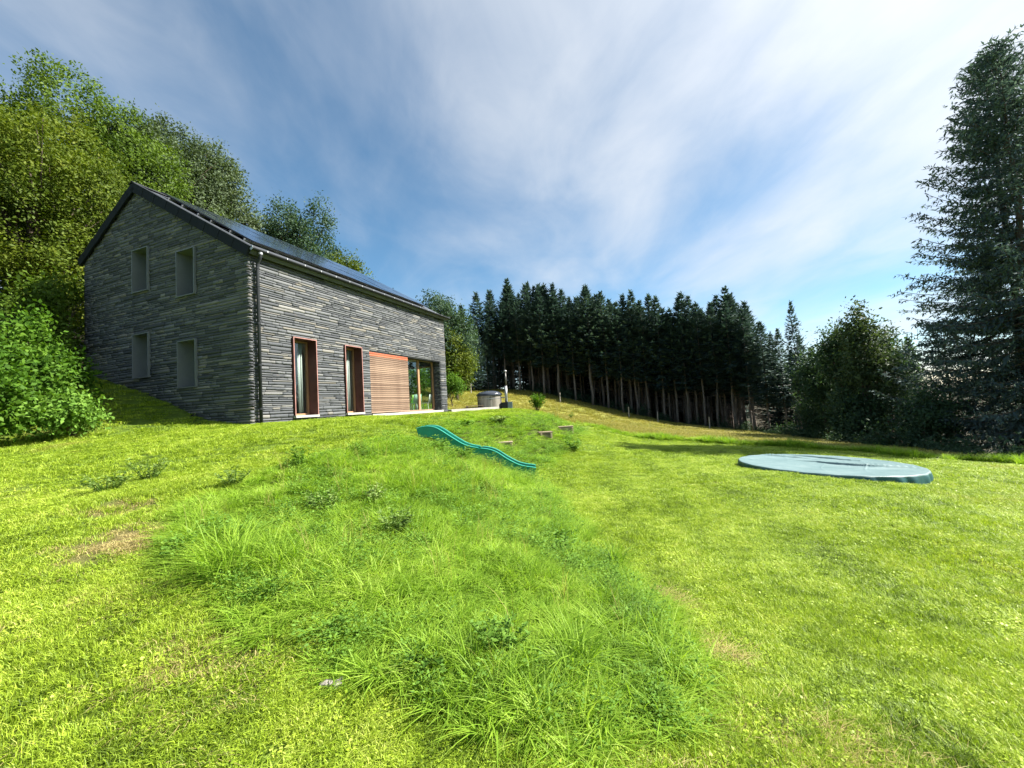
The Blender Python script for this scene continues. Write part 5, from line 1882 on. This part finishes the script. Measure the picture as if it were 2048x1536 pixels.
# broad-leaved weeds inside the long grass
weed_c = protos('weed_tuft', [leaf_tuft('weed_tuft', 60, 0.11, 0.20, 0.042, 900 + k, 0.35, 0.5) for k in range(3)] + [leaf_tuft('weed_clover', 70, 0.13, 0.13, 0.026, 910 + k, 0.6, 0.8) for k in range(2)], M['weed'])
X, Y, S = [], [], []
for r1, r2, dn, sc in ((1.5, 4, 90, 0.62), (4, 8, 48, 0.8), (8, 14, 16, 1.15), (14, 24, 9, 1.3)):
    x, y = band(r1, r2, dn, 0.95)
    X.append(x)
    Y.append(y)
    S.append(np.full(len(x), sc))
x, y, s = map(np.concatenate, (X, Y, S))
pat = np.sin(x * 1.9 + 2) * np.sin(y * 1.5 + 0.7 * x) + 0.4 * np.sin(x * 4.3) * np.sin(y * 3.9)
k = (poly_sdf(x, y, TALL) > 0.05) & outside_things(x, y) & ((pat > -0.15) | (y > 10.2)) & ((y < 13) | (terrain(x, y) < 0.95))
k &= poly_sdf(x, y, SLIDE_POLY) < -0.45
for (qx, qy) in STEPXY:
    k &= np.hypot(x - qx, y - qy + 0.35) > 0.75
x, y, s = x[k], y[k], s[k]
scatter('bank_weeds', np.c_[x, y, terrain(x, y)], rng.uniform(0, 6.28, len(x)), np.c_[s, s, s * rng.uniform(0.7, 1.3, len(x))], rng.integers(0, 5, len(x)), weed_c, M['weed'], 'low broad leaved weeds growing through the long grass')

# meadow: dry grass beyond the lawn
mead_c = protos('meadow_tuft', [blade_tuft('meadow_tuft', 30, 0.12, 0.17, 0.010, 0.8, 3, None, 950 + k, tint_mu=0.55, tint_sd=0.28) for k in range(4)], M['meadow'])
X, Y, S = [], [], []
for r1, r2, dn, sc in ((12, 22, 30, 1.3), (22, 32, 22, 1.9), (32, 52, 9, 2.8)):
    x, y = band(r1, r2, dn, 1.15)
    X.append(x)
    Y.append(y)
    S.append(np.full(len(x), sc))
x, y, s = map(np.concatenate, (X, Y, S))
k = (poly_sdf(x, y, MEADOW) > 0.0) & (poly_sdf(x, y, WOODL) < 0.4) & (poly_sdf(x, y, FOREST) < 0.6) & outside_things(x, y)
x, y, s = x[k], y[k], s[k]
scatter('meadow_grass', np.c_[x, y, terrain(x, y)], rng.uniform(0, 6.28, len(x)), np.c_[s, s, rng.uniform(0.6, 1.2, len(x))], rng.integers(0, 4, len(x)), mead_c, M['meadow'], 'dry yellowish meadow grass between lawn and spruce wood')

# long grass strip on the lawn edge
sx_, sy_, sz_ = [], [], []
for (ax, ay), (bx, by) in zip(STRIP[1:-2], STRIP[2:-1]):
    n = int(math.hypot(bx - ax, by - ay) * 34)
    t = rng.random(n)
    sx_.append(ax + (bx - ax) * t + rng.normal(0, 0.22, n))
    sy_.append(ay + (by - ay) * t + rng.normal(0, 0.22, n))
x, y = np.concatenate(sx_), np.concatenate(sy_)
cl_ = 0.75 + 0.35 * np.sin(x * 1.7) * np.sin(y * 1.1 + 1)
scatter('edge_grass', np.c_[x, y, terrain(x, y)], rng.uniform(0, 6.28, len(x)), np.c_[np.full(len(x), 1.7), np.full(len(x), 1.7), cl_ * 1.45 * rng.uniform(0.7, 1.25, len(x))], rng.integers(0, 8, len(x)), tall_c, M['tall'],
        'strip of long green grass along the edge of lower lawn')

# undergrowth at the foot of the wood
ug_c = protos('undergrowth_tuft', [crown_mesh('undergrowth_tuft', np.array((500., 500., 0.)), lobes_for(1.0, 0.7, 0.38, 960 + k, 5), 260, 0.13, M['leaf_dark'], 970 + k) for k in range(4)], M['leaf_dark'])
pts = []
edge = [(q[0], q[1]) for q in FOREST[:11]]
for (ax, ay), (bx, by) in zip(edge[:-1], edge[1:]):
    n = int(math.hypot(bx - ax, by - ay) * 2.6)
    t = rng.random(n)
    nx, ny = -(by - ay), bx - ax
    ln = math.hypot(nx, ny)
    off = np.abs(rng.normal(0, 1.6, n)) - 0.5
    pts.append(np.c_[ax + (bx - ax) * t + nx / ln * off, ay + (by - ay) * t + ny / ln * off])
pts = np.concatenate(pts)
k = rng.random(len(pts)) < 0.8
pts = pts[k]
s = rng.uniform(0.5, 1.5, len(pts))
scatter('undergrowth', np.c_[pts, terrain(pts[:, 0], pts[:, 1]) - 0.05], rng.uniform(0, 6.28, len(pts)), np.c_[s, s, s * rng.uniform(0.6, 1.2, len(pts))], rng.integers(0, 4, len(pts)), ug_c, M['leaf_dark'], 'dark bramble undergrowth along the foot of the wood')


# ------------------------------------------------------------------ single plants on the bank
def tussock(px_, py_, d, h, w, seed, label, n=150, mat='tall', lean=1.25, bw=0.009):
    p = place(px_, py_, d)
    me = blade_tuft('blades', n, w, h, bw, lean, 5, None, seed, 0.9)
    t = empty('grass_tussock', p)
    tag(t, label, 'grass tussock', 'tussocks on the bank')
    link('blades', me, M[mat], t)


tussock(455, 1240, 2.95, 0.42, 0.17, 1001, 'dense arching grass tussock at left edge of the bank', 240)
tussock(560, 1215, 3.05, 0.36, 0.15, 1002, 'grass tussock right beside the dense left one', 160)
tussock(1228, 1150, 3.95, 0.30, 0.10, 1003, 'grass tussock on the right edge where bank meets lawn', 120)
tussock(1150, 1405, 2.2, 0.30, 0.12, 1004, 'yellowish grass tussock near the bottom end of bank', 140)
tussock(1330, 1380, 2.3, 0.24, 0.10, 1005, 'short grass tussock at bottom right corner of bank', 110)
tussock(390, 1130, 3.4, 0.26, 0.12, 1006, 'small grass tussock at the left upper bank edge', 110)


def weed(px_, py_, d, h, w, seed, label, mat='weed', nst=9, leaf=0.05, nl=16, ratio=0.42, name='leafy_weed', cat='weed'):
    p = place(px_, py_, d)
    rg = np.random.default_rng(seed)
    t = empty(name, p)
    tag(t, label, cat, 'single weeds on the bank')
    st_ = MB()
    C_, D_, N_ = [], [], []
    for k in range(nst):
        a_ = rg.uniform(0, 6.28)
        r = w * math.sqrt(rg.random())
        e = Vector((r * math.cos(a_), r * math.sin(a_), h * rg.uniform(0.6, 1.1)))
        s = Vector((r * 0.2 * math.cos(a_), r * 0.2 * math.sin(a_), -0.02))
        mid = s.lerp(e, 0.5) + Vector((0, 0, 0.03))
        st_.tube([s, mid, e], [0.004, 0.003, 0.0015], 4)
        for j in range(nl):
            q = rg.uniform(0.2, 1)
            c = s.lerp(mid, q * 2) if q < 0.5 else mid.lerp(e, q * 2 - 1)
            b_ = rg.uniform(0, 6.28)
            C_.append(tuple(c))
            D_.append((math.cos(b_), math.sin(b_), rg.uniform(-0.2, 0.6)))
            N_.append((rg.normal(0, 0.4), rg.normal(0, 0.4), 1))
    st_.build('stems', M['weed'], t)
    ln = leaf * rg.uniform(0.6, 1.35, len(C_))
    V, Fc = kites(np.array(C_), np.array(D_), np.array(N_), ln, ln * ratio, 0.08)
    link('leaves', np_mesh('leaves', V, Fc, {'tint': ('FACE', np.clip(rg.normal(0.5, 0.25, len(Fc)), 0, 1))}), M[mat], t)


weed(800, 1165, 3.85, 0.24, 0.20, 1101, 'dark grey green bushy weed in the middle of the bank', 'weed_grey', 16, 0.045, 22)
weed(652, 1115, 4.35, 0.27, 0.20, 1102, 'grey green weed left of the middle bushy one', 'weed_grey', 15, 0.045, 20)
weed(755, 1090, 4.7, 0.26, 0.20, 1103, 'small leaved weed above the middle bushy one', 'weed_grey', 14, 0.045, 20)
weed(605, 985, 6.0, 0.34, 0.24, 1104, 'dark leafy weed near the upper left of the bank', 'weed', 15, 0.06, 20)
weed(300, 1005, 5.6, 0.30, 0.28, 1105, 'grey green weed where the left lawn meets the bank', 'weed_grey', 18, 0.05, 20)
weed(215, 1030, 5.1, 0.22, 0.30, 1106, 'pale cut thistle pile lying on the left lawn', 'weed_grey', 20, 0.055, 18)
weed(930, 955, 8.4, 0.30, 0.28, 1107, 'dark weed on the bank below the green slide', 'weed', 14, 0.09, 16)
weed(885, 935, 8.8, 0.26, 0.24, 1108, 'dark weed on bank left below the slide middle', 'weed', 12, 0.09, 16)
weed(1130, 1150, 4.1, 0.20, 0.16, 1109, 'dark low weed near the right side of bank', 'weed', 12, 0.06, 16)
weed(1010, 1410, 2.25, 0.20, 0.18, 1110, 'leafy weed at the lower front of the bank', 'weed', 16, 0.036, 22, 0.55)
weed(470, 1040, 5.2, 0.24, 0.22, 1111, 'grey green weed left of centre on the upper bank', 'weed_grey', 14, 0.05, 18)
weed(1150, 905, 13.5, 0.4, 0.4, 1112, 'weed clump at the bank foot right of the steps', 'weed', 14, 0.12, 14)
weed(1000, 852, 15.0, 0.26, 0.45, 1113, 'tall weed patch on the bank above the lowest step', 'weed_grey', 20, 0.13, 14)
weed(930, 855, 13.0, 0.22, 0.45, 1114, 'weed patch on the bank crest above the slide', 'weed', 18, 0.12, 14)
weed(1141, 828, 27.0, 0.42, 0.16, 1115, 'dark reddish dock standing alone in the dry meadow', 'weed', 8, 0.14, 12, name='dock_plant')
# broad dock at the front of the bank
dp_ = place(872, 1392, 2.15)
dock = empty('dock_plant', dp_)
tag(dock, 'broad leaved dock plant at the lower left bank edge', 'weed', 'single weeds on the bank')
rgd = np.random.default_rng(1200)
for k in range(11):
    a_ = 6.283 * k / 11 + rgd.normal(0, 0.25)
    ln, el = rgd.uniform(0.13, 0.22), rgd.uniform(0.35, 1.15)
    lf = MB()
    n = 7
    for j in range(n + 1):
        t = j / n
        r = ln * t * math.cos(el * (1 - 0.5 * t))
        z = ln * t * math.sin(el * (1 - 0.6 * t)) + 0.01
        wd = 0.026 * math.sin(math.pi * min(1, t * 0.92 + 0.08)) ** 0.8 + 0.002
        for q in (-1, 0, 1):
            lf.v.append((math.cos(a_) * r - math.sin(a_) * wd * q, math.sin(a_) * r + math.cos(a_) * wd * q, z + 0.008 * abs(q)))
    for j in range(n):
        for q in range(2):
            lf.f.append((j * 3 + q, j * 3 + q + 1, (j + 1) * 3 + q + 1, (j + 1) * 3 + q))
    lf.build('leaf', M['leaf_bright'], dock, smooth=True)

# two pale stones lying in the lawn
for k, (px_, py_, rr, lab) in enumerate(((657, 1482, 0.028, 'rounded cream stone lying in the lawn, left of two'), (679, 1486, 0.034, 'pale grey stone lying in the lawn, right of two'))):
    p = place(px_, py_, 1.95)
    b_ = bmesh.new()
    bmesh.ops.create_icosphere(b_, subdivisions=2, radius=rr)
    rgs = np.random.default_rng(60 + k)
    for v in b_.verts:
        v.co *= 1 + rgs.normal(0, 0.10)
        v.co.z *= 0.55
        v.co.x *= (1.15, 0.8)[k]
    me = bpy.data.meshes.new('stone')
    b_.to_mesh(me)
    b_.free()
    o = link('stone', me, M['pale_stone'], loc=(p.x, p.y, p.z + 0.012))
    tag(o, lab, 'stone', 'pale stones in the lawn')
